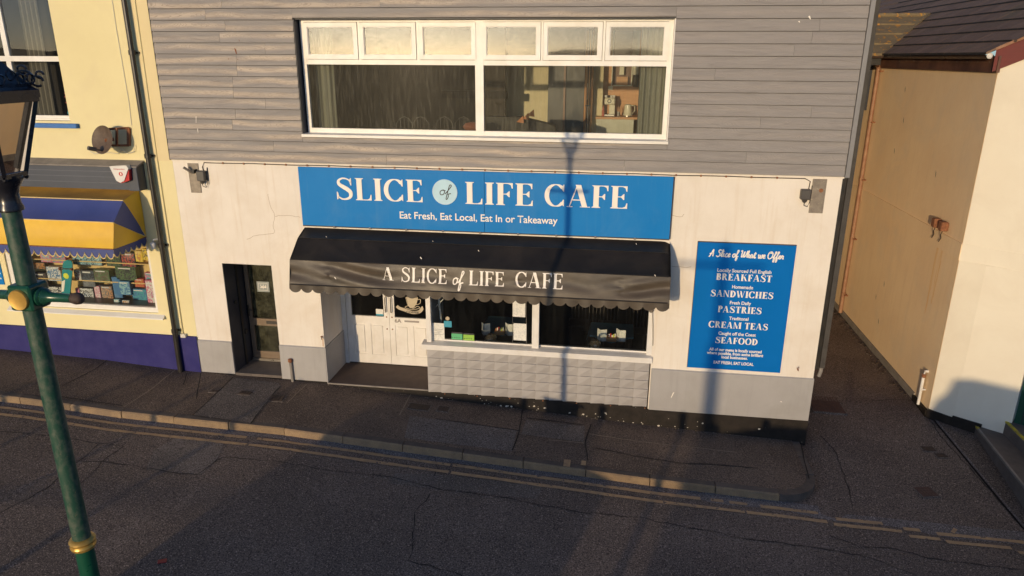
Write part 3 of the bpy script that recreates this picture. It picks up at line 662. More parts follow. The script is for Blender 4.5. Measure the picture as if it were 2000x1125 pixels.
cover(419, 764, .14, .10, pz, 'small square stop-tap cover in the pavement nearest the purple plinth', 'access_cover')
cover(479, 768, .22, .12, pz, 'dark plain cover in the pale pavement patch before the grey-framed door', 'access_cover', .0)
cover(541, 778, .24, .22, pz, 'square ribbed iron grate in the pavement below the short rusty pipe', 'drain_grate', .1)
cover(819, 795, .36, .20, pz, 'long brown cover in the pavement below the white double doors', 'access_cover', .0)
cover(866, 799, .19, .17, pz, 'dark square cover beside the long brown one below the tiled wall', 'access_cover', .0)
cover(1813, 877, .20, .14, zroad, 'light square grid cover in the alley asphalt, farther from the yellow lines', 'drain_grate', .1)
cover(1838, 890, .17, .12, zroad, 'small dark cover in the alley, just below the light grid cover', 'access_cover', .2)
cover(1809, 961, .25, .24, zroad, 'rusty iron grate in the alley mouth nearest the yellow lines', 'drain_grate', .25, 'ironred')
cover(1612, 790, .55, .62, zroad, 'large reddish brown cover in the alley against the cafe wall', 'access_cover', .0, 'ironred')
pk = MB().box((-.05, -.035, 0), (.05, .035, .012), .003).build('litter', M['leafred'], None)
x, y = gpt(317, 1097, zroad); pk.location = (x, y, zroad(x, y) + .002); pk.rotation_euler = (0, .05, .5)
tag(pk, 'small crumpled red packet lying alone on the road', 'litter')

# =================================================================== CAFE BUILDING
cafe = thing('cafe_building', 'cafe building with cream render below and grey boarded upper storey', 'building', (-2, 0, 0))
XL, XR = -7.42, 3.315
w = MB()
w.box((XL, 0, 0), (-6.755, .3, 4.40)).box((-6.755, 0, 2.54), (-5.84, .3, 4.40)).box((-5.84, 0, 0), (-4.985, .95, 4.40))
w.box((-4.985, 0, 2.75), (.72, .3, 4.40)).box((.72, 0, 0), (XR, .3, 4.40))
w.box((XL, .3, 0), (-7.3, 9, 7.2)).box((3.1, .3, -.3), (XR, 9, 7.2)).box((XL, 8.8, 0), (XR, 9, 7.2))
w.build('wall', M['cream'], cafe)
# plinths
g = MB(); zt = 1.065
for a_, b_, z0 in ((XL + .004, -6.757, .43), (-5.842, -4.987, .40), (.735, XR + .012, .305)):
    g = MB(); g.prism([(-.022, z0), (-.022, zt - .02), (0.0, zt), (.002, zt), (.002, z0)], 'x', a_, b_); g.build('plinth', M['greypaint'], cafe)
g = MB()
g.box((-4.9855, -.02, .385), (-4.968, .944, zt - .004))
g.build('plinth_return', M['greypaint'], cafe); g = MB(); g.box((XR, .003, .3), (XR + .012, 8, zt - .03))
g.build('plinth_return', M['greypaint'], cafe)
b = MB()
def baseband(x0, x1, z1, y=-.028):
    n = max(1, int((x1 - x0) / .5))
    for i in range(n):
        a_, c_ = x0 + (x1 - x0) * i / n, x0 + (x1 - x0) * (i + 1) / n
        b.poly([(a_, y, zw(a_) - .05), (c_, y, zw(c_) - .05), (c_, y, z1), (a_, y, z1)]); b.poly([(a_, y, z1), (c_, y, z1), (c_, .0, z1), (a_, .0, z1)])
baseband(-3.11, .70, .345, -.024); baseband(.70, XR + .014, .303); baseband(-4.985, -3.11, .362, -.016); baseband(-6.755, -4.985, .40, -.010); baseband(XL, -6.755, .44, -.008)
b.poly([(XR + .014, -.028, -.35), (XR + .014, 8, -.35), (XR + .014, 8, .303), (XR + .014, -.028, .303)])
b.build('base_band', M['black'], cafe)
fl = MB()   # flaked paint along the base
for _ in range(55):
    x = random.choice((random.uniform(-3.0, 3.2), random.uniform(-3.0, 1.2))); z = zw(x) + random.random() ** 2 * .16 + .01
    r = random.choice((.005, .008, .012, .022)); k = random.randint(5, 8)
    yy = -.0255 - random.random() * .001 if x > -3.1 else -.0175
    if x > .7: yy = -.0295 - random.random() * .001
    fl.poly([(x + r * 1.3 * random.uniform(.5, 1) * math.cos(2 * PI * i / k), yy, z + r * random.uniform(.5, 1) * math.sin(2 * PI * i / k)) for i in range(k)])
stuff(fl.build('flaked_paint', plain('flaked_pale_paint', (.55, .50, .42), .8), cafe))
fr = MB()
for _ in range(90):
    x = random.uniform(-7.4, 3.3); r = random.uniform(.002, .007); y = -.04 - random.random() * .02
    fr.box((x - r, y - r, pz(x, y)), (x + r, y + r, pz(x, y) + r * 1.3))
stuff(fr.build('grit', M['seamlight'], pavement))
# thresholds and recess floors
MB().box((-4.985, -.012, .25), (-3.112, .95, .388)).build('entrance_floor', mat('entrance_mat', (.125, .085, .068), (.10, .07, .058), .8, 4, grain=.3), cafe)
MB().box((-4.98, -.030, .362), (-3.115, -.012, .3865)).build('step_nosing', M['lead'], cafe)
MB().box((-6.755, -.010, .2), (-5.84, .66, .452)).build('door_step', M['step'], cafe)
# recess sides
MB().box((-6.758, .0, .45), (-6.745, .66, 2.54)).build('reveal', M['navy'], cafe)
MB().box((-6.745, .36, .452), (-6.725, .42, 2.54)).box((-6.745, .2, 1.72), (-6.72, .26, 1.78)).box((-6.745, .42, 1.05), (-6.71, .5, 1.12)).build('reveal_batten', M['dblack'], cafe)
MB().box((-3.11, .0, .389), (-3.04, .95, 1.16)).box((-3.07, .13, 1.16), (-3.04, .95, 2.75)).build('recess_side', M['wood_white'], cafe)
MB().box((-4.985, .95, 2.5), (-3.04, 1.05, 2.8)).box((-4.985, .3, 2.751), (-3.04, .95, 2.79)).build('recess_ceiling', M['cream'], cafe)

# --- grey-framed door
dy = .62; gd = MB()
x0, x1, z0, z1 = -6.72, -5.84, .50, 2.54; zm = at(515, 629, dy).z
gd.box((x0, dy, z0), (x0 + .075, dy + .06, z1)).box((x1 - .075, dy, z0), (x1, dy + .06, z1)).box((x0 + .075, dy, z1 - .07), (x1 - .075, dy + .06, z1)).box((x0 + .075, dy, z0), (x1 - .075, dy + .06, z0 + .13)).box((x0 + .075, dy - .002, zm - .07), (x1 - .075, dy + .06, zm + .07))
sd = gd.build('flat_door', M['alu'], cafe)
MB().box((x0, dy - .05, .452), (x1, dy + .06, .498)).build('threshold', M['silver'], sd)
for a_, b_ in ((z0 + .13, zm - .07), (zm + .07, z1 - .07)): MB().grid(lambda u, v: (x0 + .075 + (x1 - x0 - .15) * u, dy + .025, a_ + (b_ - a_) * v), 1, 1).build('pane', M['doorglass'], sd)
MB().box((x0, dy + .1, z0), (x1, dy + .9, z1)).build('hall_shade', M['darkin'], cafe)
hx, hz = at(486, 606, dy).x, at(486, 606, dy).z
MB().box((hx - .015, dy - .02, hz - .11), (hx + .015, dy, hz + .11), .004).tube([(hx, dy - .02, hz + .03), (hx, dy - .055, hz + .03), (hx + .12, dy - .055, hz + .03)], .009).build('handle', M['dblack'], sd)
MB().box((-6.38, dy - .012, zm - .03), (-6.1, dy - .002, zm + .03), .004).build('letter_plate', M['darktrim'], sd)
c = at(514, 560, dy + .02); st = thing('door_notice', 'small grey notice with white script inside the grey-framed door', 'notice', (c.x, c.y, c.z))
MB().box((c.x - .12, dy + .016, c.z - .10), (c.x + .12, dy + .022, c.z + .10)).build('sheet', plain('grey_notice', (.30, .33, .32), .6), st)
mb = MB()
for a_, b_ in (((c.x - .09, c.z - .07), (c.x + .09, c.z - .065)), ((c.x - .09, c.z + .065), (c.x + .09, c.z + .07)), ((c.x - .09, c.z - .065), (c.x - .085, c.z + .065)), ((c.x + .085, c.z - .065), (c.x + .09, c.z + .065))): mb.poly([(a_[0], dy + .0145, a_[1]), (b_[0], dy + .0145, a_[1]), (b_[0], dy + .0145, b_[1]), (a_[0], dy + .0145, b_[1])])
mb.build('border', M['lwhite'], st)
script_text('Surfside', M['lwhite'], c.x - .06, c.x + .065, c.z - .02, c.z + .04, dy + .0145, st, .12)

# --- white double doors of the cafe
cy = .90
def door_leaf(x0, x1, hinge_left):
    z0, z1, zg = .405, 2.52, at(718, 617, cy).z
    d = MB().box((x0, cy, z0), (x0 + .10, cy + .045, z1)).box((x1 - .10, cy, z0), (x1, cy + .045, z1)).box((x0 + .10, cy, z1 - .1), (x1 - .10, cy + .045, z1)).box((x0 + .10, cy, z0), (x1 - .10, cy + .045, z0 + .18)).box((x0 + .1, cy, zg - .15), (x1 - .1, cy + .045, zg))
    xm = (x0 + x1) / 2
    d.box((xm - .045, cy, z0 + .18), (xm + .045, cy + .045, zg - .15)).box((x0 + .10, cy + .014, z0 + .18), (xm - .045, cy + .04, zg - .15)).box((xm + .045, cy + .014, z0 + .18), (x1 - .10, cy + .04, zg - .15))
    leaf = d.build('door_leaf', M['wood_white'], cafe)
    for a_, b_ in ((x0 + .10, xm - .045), (xm + .045, x1 - .10)):
        MB().box((a_ + .035, cy + .002, z0 + .215), (b_ - .035, cy + .02, zg - .185), .010).build('door_panel', M['wood_white'], leaf)
    MB().grid(lambda u, v: (x0 + .1 + (x1 - x0 - .2) * u, cy + .02, zg + (z1 - .1 - zg) * v), 1, 1).build('pane', M['glass'], leaf)
    hx = x1 - .05 if hinge_left else x0 + .05
    hz1, hz0 = zg + .40, zg + .10
    MB().tube([(hx, cy, hz1), (hx, cy - .05, hz1 - .01), (hx, cy - .05, hz0 + .01), (hx, cy, hz0)], .011).build('handle', M['silver'], leaf)
    MB().lathe([(.0, -.008), (.014, -.006), (.014, 0)], (hx, cy, zg - .0), 10, 'y').build('lock', M['rust'], leaf)
    MB().lathe([(.0, -.008), (.014, -.006), (.014, 0)], (hx, cy, zg - .24), 10, 'y').build('lock', M['rust'], leaf)
    return leaf, zg
xc = at(764, 690, cy).x
lf, zg = door_leaf(-4.90, xc - .003, True); rf, _ = door_leaf(xc + .003, -3.24, False)
MB().box((-4.984, cy - .03, .389), (-4.905, cy + .06, 2.52)).box((-3.235, cy - .02, .389), (-3.11, cy + .06, 2.52)).box((-4.984, cy + .0, 2.525), (-3.11, cy + .06, 2.6)).build('door_frame', M['wood_white'], cafe)
p0, p1 = at(771, 626, cy), at(784, 626, cy); text_mesh('6A', plain('number_grey', (.25, .21, .18), .5), p0.x, p1.x, p0.z - .035, p0.z + .035, cy - .003, rf, bold=.03)
p0, p1 = at(788, 624, cy), at(821, 632, cy); MB().box((p0.x, cy - .008, p1.z), (p1.x, cy - .001, p0.z), .003).build('letter_slot', M['wood_white'], rf)
MB().box((p0.x + .02, cy - .0095, p1.z + .015), (p1.x - .02, cy - .0085, p0.z - .012)).build('slot_rim', plain('slot_shadow', (.30, .27, .25), .5), rf)
# coffee decal on the right pane
dec = thing('coffee_decal', 'cream coffee cup emblem with COFFEE ribbon on the right door glass', 'decal', tuple(at(800, 600, cy)))
def dq(px, py): q = at(600 + px / 4.892, 560 + py / 4.892, cy + .012); return (q.x, q.z)
DY = cy + .0145
def dpoly(pts, m, off=0): mb = MB(); mb.poly([(p[0], DY - off, p[1]) for p in [dq(*p) for p in pts]]); return mb.build('decal_shape', m, dec)
cupin = [(945, 98), (1058, 108), (1046, 160), (1020, 200), (985, 205), (962, 170)]
dpoly(cupin, M['bulb'])
for pts, ww in (([(1052, 125), (1080, 122), (1076, 160), (1038, 172)], .012), ([(932, 195), (970, 182), (1010, 208), (1050, 188), (1075, 202), (1040, 215), (980, 216), (932, 198)], .011), ([(955, 95), (1000, 86), (1055, 104)], .009), ([(940, 100), (958, 165), (985, 205)], .009)):
    mb = MB(); c_ = smoothline([dq(*p) for p in pts], 5)
    for k, q in enumerate(pen(c_, ww)): mb.poly([(p[0], DY - .0005 - (k % 5) * .0002, p[1]) for p in q])
    mb.build('decal_stroke', M['bulb'], dec)
rib = smoothline([dq(855, 185), dq(880, 205), dq(925, 220), dq(1000, 245), dq(1070, 240), dq(1100, 205), dq(1108, 200)], 6)
mb = MB()
for k, q in enumerate(pen(rib, .06)): mb.poly([(p[0], DY - .001 - (k % 5) * .0002, p[1]) for p in q])
mb.build('ribbon', M['bulb'], dec)
p0, p1 = dq(945, 250), dq(1068, 243); text_mesh('COFFEE', M['ink'], p0[0], p1[0], p0[1], p0[1] + .038, DY - .0035, dec, bold=.03)
p0, p1 = dq(655, 212), dq(728, 278); nt_ = thing('window_card', 'small white and blue card in the lower corner of the left door glass', 'card', (p0[0], cy, p1[1]))
MB().box((p0[0], cy + .012, p1[1] + .03), (p1[0], cy + .016, p0[1])).build('card', M['paper'], nt_); MB().box((p0[0], cy + .012, p1[1]), (p1[0], cy + .016, p1[1] + .03)).build('card_band', M['cyan'], nt_)

# --- cafe window
cw = MB()
cwf = cw.box((-1.28, -.004, 1.29), (-1.165, .12, 2.75)).build('shop_window_frame', M['wood_white'], cafe)
for a_, b_ in ((-3.11, -3.03), (.635, .72)): MB().box((a_, -.004, 1.29), (b_, .12, 2.75)).build('window_post', M['wood_white'], cwf)
MB().prism([(-.055, 1.168), (-.060, 1.262), (.0, 1.275), (.11, 1.29), (.11, 1.168)], 'x', -3.19, .735).build('sill', M['wood_white'], cwf)
MB().box((-3.03, .10, 1.29), (-1.28, .12, 1.315)).box((-1.165, .10, 1.29), (.635, .12, 1.315)).build('glazing_bead', M['wood_white'], cwf)
for a_, b_ in ((-3.03, -1.28), (-1.165, .635)): MB().grid(lambda u, v: (a_ + (b_ - a_) * u, .105, 1.315 + 1.4 * v), 1, 1).build('pane', M['glass'], cwf)
MB().box((-3.03, .121, 1.12), (.635, .52, 1.17)).build('inner_ledge', plain('ledge_grey', (.30, .29, .28), .5), cafe)
# embossed tiles of the stall riser: two triangles each, the lower one dished
nx, nz, tx0, tx1, tz0, tz1 = 16, 5, -3.108, .700, .345, 1.165
tw, th_ = (tx1 - tx0) / nx, (tz1 - tz0) / nz
MB().box((tx0, .0, tz0), (tx1, .1, tz1 + .004)).build('tile_backing', M['greypaint'], cafe)
tm = MB(); a_ = .001
BL, BR, TR, TL = (a_, -.012, a_), (tw - a_, .019, a_), (tw - a_, -.012, th_ - a_), (a_, -.012, th_ - a_)
tm.poly([BL, TR, TL]); tm.poly([BL, BR, TR]); Z_ = lambda p: (p[0], .025, p[2])
for p, q in ((BL, BR), (BR, TR), (TR, TL), (TL, BL)): tm.poly([p, q, Z_(q), Z_(p)])
tme = tm.mesh('embossed_tile', M['tile'])
for i in range(nx):
    for j in range(nz): link('embossed_tile', tme, cafe, (tx0 + i * tw, -.012, tz0 + j * th_))
rv = MB()
for i in range(7): rv.lathe([(.012, -.01), (.012, 0)], (tx0 + .3 + i * .58, -.03, .335), 8, 'y')
rv.build('fixing', M['rust'], cafe)

# --- upper storey boards
WX0, WX1, WZ0, WZ1 = -5.05, .735, 4.752, 6.545
bz0, bp = 4.33, .1685
uw = MB()
uw.box((XL, .0, 4.40), (WX0, .28, 7.4)).box((WX1, .0, 4.40), (XR + .03, .28, 7.4)).box((WX0, 0, 4.40), (WX1, .28, WZ0)).box((WX0, 0, WZ1), (WX1, .28, 7.4))
uw.build('upper_wall', M['darktrim'], cafe)
known = {1: [at(538, 300).x, 1.9], 2: [-5.05], 0: [at(757, 325).x, at(1219, 328).x], 4: [at(462, 220).x, at(1487, 214).x], 6: [at(458, 180).x], 8: [at(465, 135).x, at(1342, 130).x + .4], 9: [at(465, 125).x],
         10: [at(520, 95).x, 2.4], 12: [at(442, 50).x, at(1598, 60).x], 14: [at(436, 12).x, at(745, 30).x, at(1605, 10).x], 15: [-3.2, .1]}
bx0, bx1 = -7.432, 3.322
for r in range(18):
    z0 = bz0 + r * bp; z1 = z0 + bp
    cuts = sorted(set([bx0, bx1] + known.get(r, [random.uniform(-6.5, -5.5)] * (r % 2) + [random.uniform(1.2, 3.0)] * ((r + 1) % 3 == 0))))
    segs = []
    for a_, b_ in zip(cuts, cuts[1:]):
        if z1 <= WZ0 + .01 or z0 >= WZ1 - .02: segs.append((a_, b_, z0, z1 + .004)); continue
        zz0, zz1 = z0, z1 + .004
        for s0, s1 in ((a_, min(b_, WX0)), (max(a_, WX1), b_)):
            if s1 - s0 > .05: segs.append((s0, s1, zz0, zz1))
        m0, m1 = max(a_, WX0), min(b_, WX1)
        if m1 - m0 > .05:
            if z0 < WZ0: segs.append((m0, m1, z0, WZ0 - .002))
            elif z1 > WZ1: segs.append((m0, m1, WZ1 + .002, z1 + .004))
    for s0, s1, q0, q1 in segs:
        s0 += .0015; s1 -= .0015
        yb = -.046; yt = yb + .016 * (q1 - q0) / bp
        MB().prism([(0.0, q0 + .006), (yb + .003, q0 + .006), (yb, q0 + .010), (yt, q1 - .004), (0.0, q1 - .004)], 'x', s0, s1).build('cladding_board', M['board'], cafe)
MB().box((3.330, -.052, 4.325), (3.392, .3, 7.4)).build('corner_trim', M['trim'], cafe)
MB().box((-7.45, -.03, 4.326), (-7.434, .1, 7.4)).build('corner_trim', M['darktrim'], cafe)
MB().box((XL, -.02, 4.305), (3.33, .0, 4.328)).build('flashing', M['cream'], cafe)
for i in range(5): MB().box((3.32, .3 + i * 1.7, 4.33), (3.38, 2.0 + i * 1.7, 7.4)).build('side_panel', M['darktrim'], cafe)
# --- upper window
FY = .13; kf = (11.125 + FY) / 11.185
fxx = lambda x: x * kf
fzz = lambda z: 6 + (z - 6) * kf
uf = MB(); X0, X1 = fxx(-4.985), fxx(.715); Z0, Z1 = fzz(4.815), fzz(6.535)
zt0, zt1 = fzz(5.872), fzz(5.945)
xm0, xm1 = fxx(-2.215), fxx(-2.085); y0, y1 = FY, FY + .07
uf.box((X0, y0, Z0), (X0 + .065, y1, Z1)).box((X1 - .065, y0, Z0), (X1, y1, Z1)).box((X0 + .065, y0, Z0), (xm0, y1, Z0 + .075)).box((xm1, y0, Z0), (X1 - .065, y1, Z0 + .075))
uf.box((X0 + .065, y0, Z1 - .04), (X1 - .065, y1, Z1)).box((xm0, y0 - .006, Z0), (xm1, y1, Z1 - .04)).box((X0 + .065, y0, zt0), (xm0, y1, zt1)).box((xm1, y0, zt0), (X1 - .065, y1, zt1))
upw = uf.build('upper_window_frame', M['white'], cafe)
lights = [(-4.93, -4.06), (-4.02, -3.13), (-3.08, -2.20), (-2.10, -1.215), (-1.175, -.30), (-.255, .655)]
for i, (a_, b_) in enumerate(lights):
    a_, b_ = fxx(a_), fxx(b_); q0, q1 = zt1 + .006, Z1 - .046; s = .062
    sa = MB(); yy = y0 - .018
    for (pa, pb, pc, pd) in (((a_, q0), (b_, q0), (b_ - s, q0 + s), (a_ + s, q0 + s)), ((b_, q0), (b_, q1), (b_ - s, q1 - s), (b_ - s, q0 + s)), ((b_, q1), (a_, q1), (a_ + s, q1 - s), (b_ - s, q1 - s)), ((a_, q1), (a_, q0), (a_ + s, q0 + s), (a_ + s, q1 - s))):
        sa.prism([pa, pb, pc, pd], 'y', yy, y1)
    sash = sa.build('sash', M['white'], upw)
    gb = MB()
    for (pa, pb) in (((a_ + s, q0 + s), (b_ - s, q0 + s + .012)), ((a_ + s, q1 - s - .012), (b_ - s, q1 - s)), ((a_ + s, q0 + s + .012), (a_ + s + .012, q1 - s - .012)), ((b_ - s - .012, q0 + s + .012), (b_ - s, q1 - s - .012))): gb.box((pa[0], yy + .014, pa[1]), (pb[0], yy + .03, pb[1]))
    gb.build('bead', M['wood_white'], sash)
    MB().grid(lambda u, v: (a_ + s + (b_ - a_ - 2 * s) * u, y0 + .01, q0 + s + (q1 - q0 - 2 * s) * v), 1, 1).build('pane', M['toplight'], sash)
for i in range(2):   # mullions between the lights
    for k in (0, 3):
        xa, xb = fxx(lights[i + k][1]) + .006, fxx(lights[i + k + 1][0]) - .006
        if xb > xa: MB().box((xa, y0, zt1), (xb, y1, Z1 - .04)).build('mullion', M['white'], upw)
for a_, b_ in ((X0 + .065, xm0), (xm1, X1 - .065)):
    MB().grid(lambda u, v: (a_ + (b_ - a_) * u, y0 + .035, Z0 + .075 + (zt0 - Z0 - .075) * v), 1, 1).build('pane', M['dustglass'], upw)
sl = MB().prism([(-.085, 4.758), (-.085, 4.800), (FY, Z0 + .002), (FY, 4.758)], 'x', -5.045, .745).box((fxx(-2.17), -.087, 4.757), (fxx(-2.13), .05, 4.806)).build('sill', M['white'], upw)
MB().box((WX0 + .001, -.03, WZ0), (WX0 + .012, FY + .05, WZ1)).box((WX0 + .012, .0, WZ1 - .012), (WX1, FY + .05, WZ1)).build('reveal_lining', M['navy'], cafe)  # left and top linings take a darker colour than the right one
MB().box((WX1 - .015, -.03, 4.8), (WX1, FY, WZ1 - .013)).build('reveal_lining', M['wood_white'], cafe)
# --- conduit with clips under the boards
co = thing('conduit', 'thin dark cable with clips running under the boarded storey', 'cable', (-2, -.02, 4.3))
zc = 4.292
MB().tube([(-6.86, -.012, 4.10), (-6.88, -.012, 4.22), (-6.84, -.012, zc)] + [(x, -.012, zc + .004 * math.sin(x * 5)) for x in [-6.7 + .35 * i for i in range(27)]] + [(2.78, -.012, zc), (2.86, -.012, 4.25), (2.85, -.012, 4.12)], .0075, 6).build('cable', M['cable'], co)
for i in range(25): MB().box((-6.5 + i * .37 - .012, -.026, zc - .014), (-6.5 + i * .37 + .012, -.0, zc + .016)).build('clip', M['rust'], co)

# =================================================================== SIGNS ON THE CAFE
sy = -.045
sg = thing('fascia_sign', 'wide blue SLICE of LIFE CAFE sign board over the black awning', 'shop sign', (-2.15, 0, 3.3))
SX0, SX1, SZ0, SZ1 = -5.175, .865, 3.292, 4.268
seam = at(946, 400, sy).x
for a_, b_ in ((SX0, seam - .002), (seam + .002, SX1)): MB().box((a_, sy, SZ0), (b_, -.004, SZ1), .003).build('sign_panel', M['signblue'], sg)
MB().box((SX1 + .0005, sy - .002, SZ0), (SX1 + .014, -.003, SZ1)).box((SX0, sy + .003, SZ0 - .016), (SX1, -.003, SZ0 - .002)).build('edge_trim', M['darktrim'], sg)
def zx(px, py, y): q = at(px, py, y); return q.x, q.z
def ser(txt, xa, xb, ytop, ybot, y, parent, m=M['lwhite'], **k):
    a_ = zx(xa, (ytop + ybot) / 2, y); b_ = zx(xb, (ytop + ybot) / 2, y)
    zl = at((xa + xb) / 2, ybot, y).z; zh = at((xa + xb) / 2, ytop, y).z
    return serif_text(txt, m, a_[0], b_[0], zl, zh, y, parent, **k)
ser('SLICE', 656, 827, 349, 392, sy - .001, sg, depth=.010)
ser('LIFE', 909, 1043, 357, 400, sy - .001, sg, depth=.010)
ser('CAFE', 1064, 1228, 361.5, 405, sy - .001, sg, depth=.010)
c = at(869, 375, sy); MB().lathe([(0, -.012), (.205, -.012), (.205, 0)], (c.x, sy, c.z), 48, 'y').build('disc', M['ltblue'], sg)
script_text('of', M['ink'], c.x - .095, c.x + .085, c.z - .045, c.z + .115, sy - .0135, sg, .085)
a_, b_ = at(781, 425, sy), at(1089, 432, sy); zl = (at(800, 427, sy).z); text_mesh('Eat Fresh, Eat Local, Eat In or Takeaway', M['lwhite'], a_.x, b_.x, zl, zl + .112, sy - .002, sg, bold=.012)
for i in range(9): 
    x = SX0 + .55 + i * .62; MB().box((x - .015, sy - .004, SZ0 - .03), (x + .015, .0, SZ0 + .004)).build('clip', M['lead'], sg)

my = -.03
mn = thing('menu_board', 'upright blue menu board listing breakfast to seafood beside the awning', 'menu board', (2.05, 0, 1.15))
MX0, MX1, MZ0, MZ1 = 1.313, 2.785, 1.132, 3.262
MB().box((MX0, my, MZ0), (MX1, -.003, MZ1), .004).build('board', M['menublue'], mn)
MB().box((MX0 - .006, my + .004, MZ0 - .002), (MX0 - .0005, -.003, MZ1 + .01)).box((MX0, my + .004, MZ1 + .0005), (MX1, -.003, MZ1 + .012)).build('edge', M['darktrim'], mn)
my2 = my - .0015
def sans(txt, xa, xb, yc, h, m=M['lwhite'], bold=.03):
    a_, b_ = at(xa, yc, my2), at(xb, yc, my2); zc_ = at((xa + xb) / 2, yc, my2).z
    text_mesh(txt, m, a_.x, b_.x, zc_ - h / 2, zc_ + h / 2, my2, mn, bold=bold)
def mser(txt, xa, xb, yc, h=.108):
    yc += 1
    a_, b_ = at(xa, yc, my2), at(xb, yc, my2); zc_ = at((xa + xb) / 2, yc, my2).z
    serif_text(txt, M['lwhite'], a_.x, b_.x, zc_ - h / 2, zc_ + h / 2, my2, mn, th=.21, tn=.06, gap=.08)
a_, b_ = at(1384, 497, my2), at(1531, 497, my2); zc_ = at(1457, 498, my2).z
script_text('A Slice of What we Offer', M['lwhite'], a_.x, b_.x, zc_ - .045, zc_ + .068, my2, mn, .15)
for t_, xa, xb, yc in (('Locally Sourced Full English', 1401, 1507, 530.5), ('Homemade', 1430, 1471, 562), ('Fresh Daily', 1425.5, 1467, 593), ('Traditonal', 1424, 1462, 623.5), ('Caught off the Coast', 1403, 1476.5, 653.5)): sans(t_, xa, xb, yc - 1, .053, bold=.02)
for t_, xa, xb, yc in (('BREAKFAST', 1399, 1508, 541.5), ('SANDWICHES', 1388, 1511, 574), ('PASTRIES', 1402, 1488, 604.5), ('CREAM TEAS', 1384, 1500.5, 635), ('SEAFOOD', 1397, 1480, 665)): mser(t_, xa, xb, yc)
for t_, xa, xb, yc in (('All of our menu is locally sourced', 1385, 1488, 684.5), ('where possible, from some brilliant', 1380.5, 1491, 691.5), ('local businesses.', 1409, 1460.5, 698.5), ('EAT FRESH, EAT LOCAL', 1393.5, 1472, 709.5)): sans(t_, xa, xb, yc, .048)

# =================================================================== BLACK AWNING
AX0, AX1 = -5.165, .885
prof = [(-.004, 3.245), (-.30, 3.135), (-.66, 2.865), (-.755, 2.475), (-.765, 2.36)]
aw = thing('black_awning', 'long black awning lettered A SLICE of LIFE CAFE with scalloped edge', 'awning', (-2.15, 0, 3.2))
def awn(seg, nu, nv, amp):
    (ya, za), (yb, zb) = prof[seg], prof[seg + 1]
    def f(u, v):
        x = AX0 + (AX1 - AX0) * u; y = ya + (yb - ya) * v; z = za + (zb - za) * v
        L_ = math.hypot(yb - ya, zb - za); ny, nz_ = (zb - za) / L_, -(yb - ya) / L_
        if ny > 0: ny, nz_ = -ny, -nz_
        e_ = math.sin(PI * v)
        q = amp * e_ * (.55 * math.sin(7 * x + 9 * v + 2 * math.sin(2.1 * x)) + .45 * math.sin(17 * x - 13 * v + 1.3) * math.exp(-((x - AX0 - .8) / .9) ** 2) * 2 + .6 * math.sin(14 * x + 15 * v) * math.exp(-((x - AX1 + .35) / .55) ** 2) * 1.6 + .25 * math.sin(41 * x + 3))
        sag = -.018 * e_
        rr = .0
        if seg < 2:     # rounded shoulders at the right end
            dx = max(0, x - (AX1 - .12)); rr = dx * dx * 2.2
        return (x, y + ny * (q + sag) + rr * .5, z + nz_ * (q + sag) - rr)
    return MB().grid(f, nu, nv)
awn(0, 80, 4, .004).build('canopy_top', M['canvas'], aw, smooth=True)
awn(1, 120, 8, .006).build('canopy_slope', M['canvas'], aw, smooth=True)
def frontf(x, v, off=0):   # the lettered front, rippled near its ends
    (ya, za), (yb, zb) = prof[2], prof[3]
    e_ = math.sin(PI * v); L_end = math.exp(-((x - AX0 - .9) / 1.0) ** 2); R_end = math.exp(-((x - AX1 + .4) / .5) ** 2)
    s = (x - AX0)
    q = .006 * math.sin(3.1 * x + 5 * v) + .004 * math.sin(9 * x - 7 * v)
    q += L_end * .034 * math.sin(6.5 * v - 4.4 * s + .9) + R_end * .022 * math.sin(10 * v - 6 * (AX1 - x) + 1)
    for xs_ in (at(642, 540, -.7).x, at(825, 548, -.7).x, at(1012, 556, -.7).x, at(1210, 570, -.7).x):
        q += .012 * math.exp(-abs(x - xs_) / .05) * math.sin(24 * v)
    q += -.035 * math.sin(PI * v) ** 2 * .6
    return (x, ya + (yb - ya) * v - q * e_ - off, za + (zb - za) * v + q * .25 * e_)
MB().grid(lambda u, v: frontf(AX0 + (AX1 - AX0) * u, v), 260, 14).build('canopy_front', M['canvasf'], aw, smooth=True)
# piped edges
for k in (1, 2, 3): MB().tube([(AX0 + .02, prof[k][0] - .004, prof[k][1] + .004), (AX1 - .03, prof[k][0] - .004, prof[k][1] + .004)], .010 if k > 1 else .007, 6).build('piping', M['canvas'], aw)
# ends
for xe in (AX0, AX1): MB().poly([(xe, p[0], p[1]) for p in prof[:4]] + [(xe, -.004, prof[3][1])]) or None
for xe in (AX0 + .001, AX1 - .001):
    mb = MB(); mb.poly([(xe, p[0], p[1]) for p in prof[:4]] + [(xe, -.004, prof[3][1])]); mb.build('canopy_end', M['canvas'], aw)
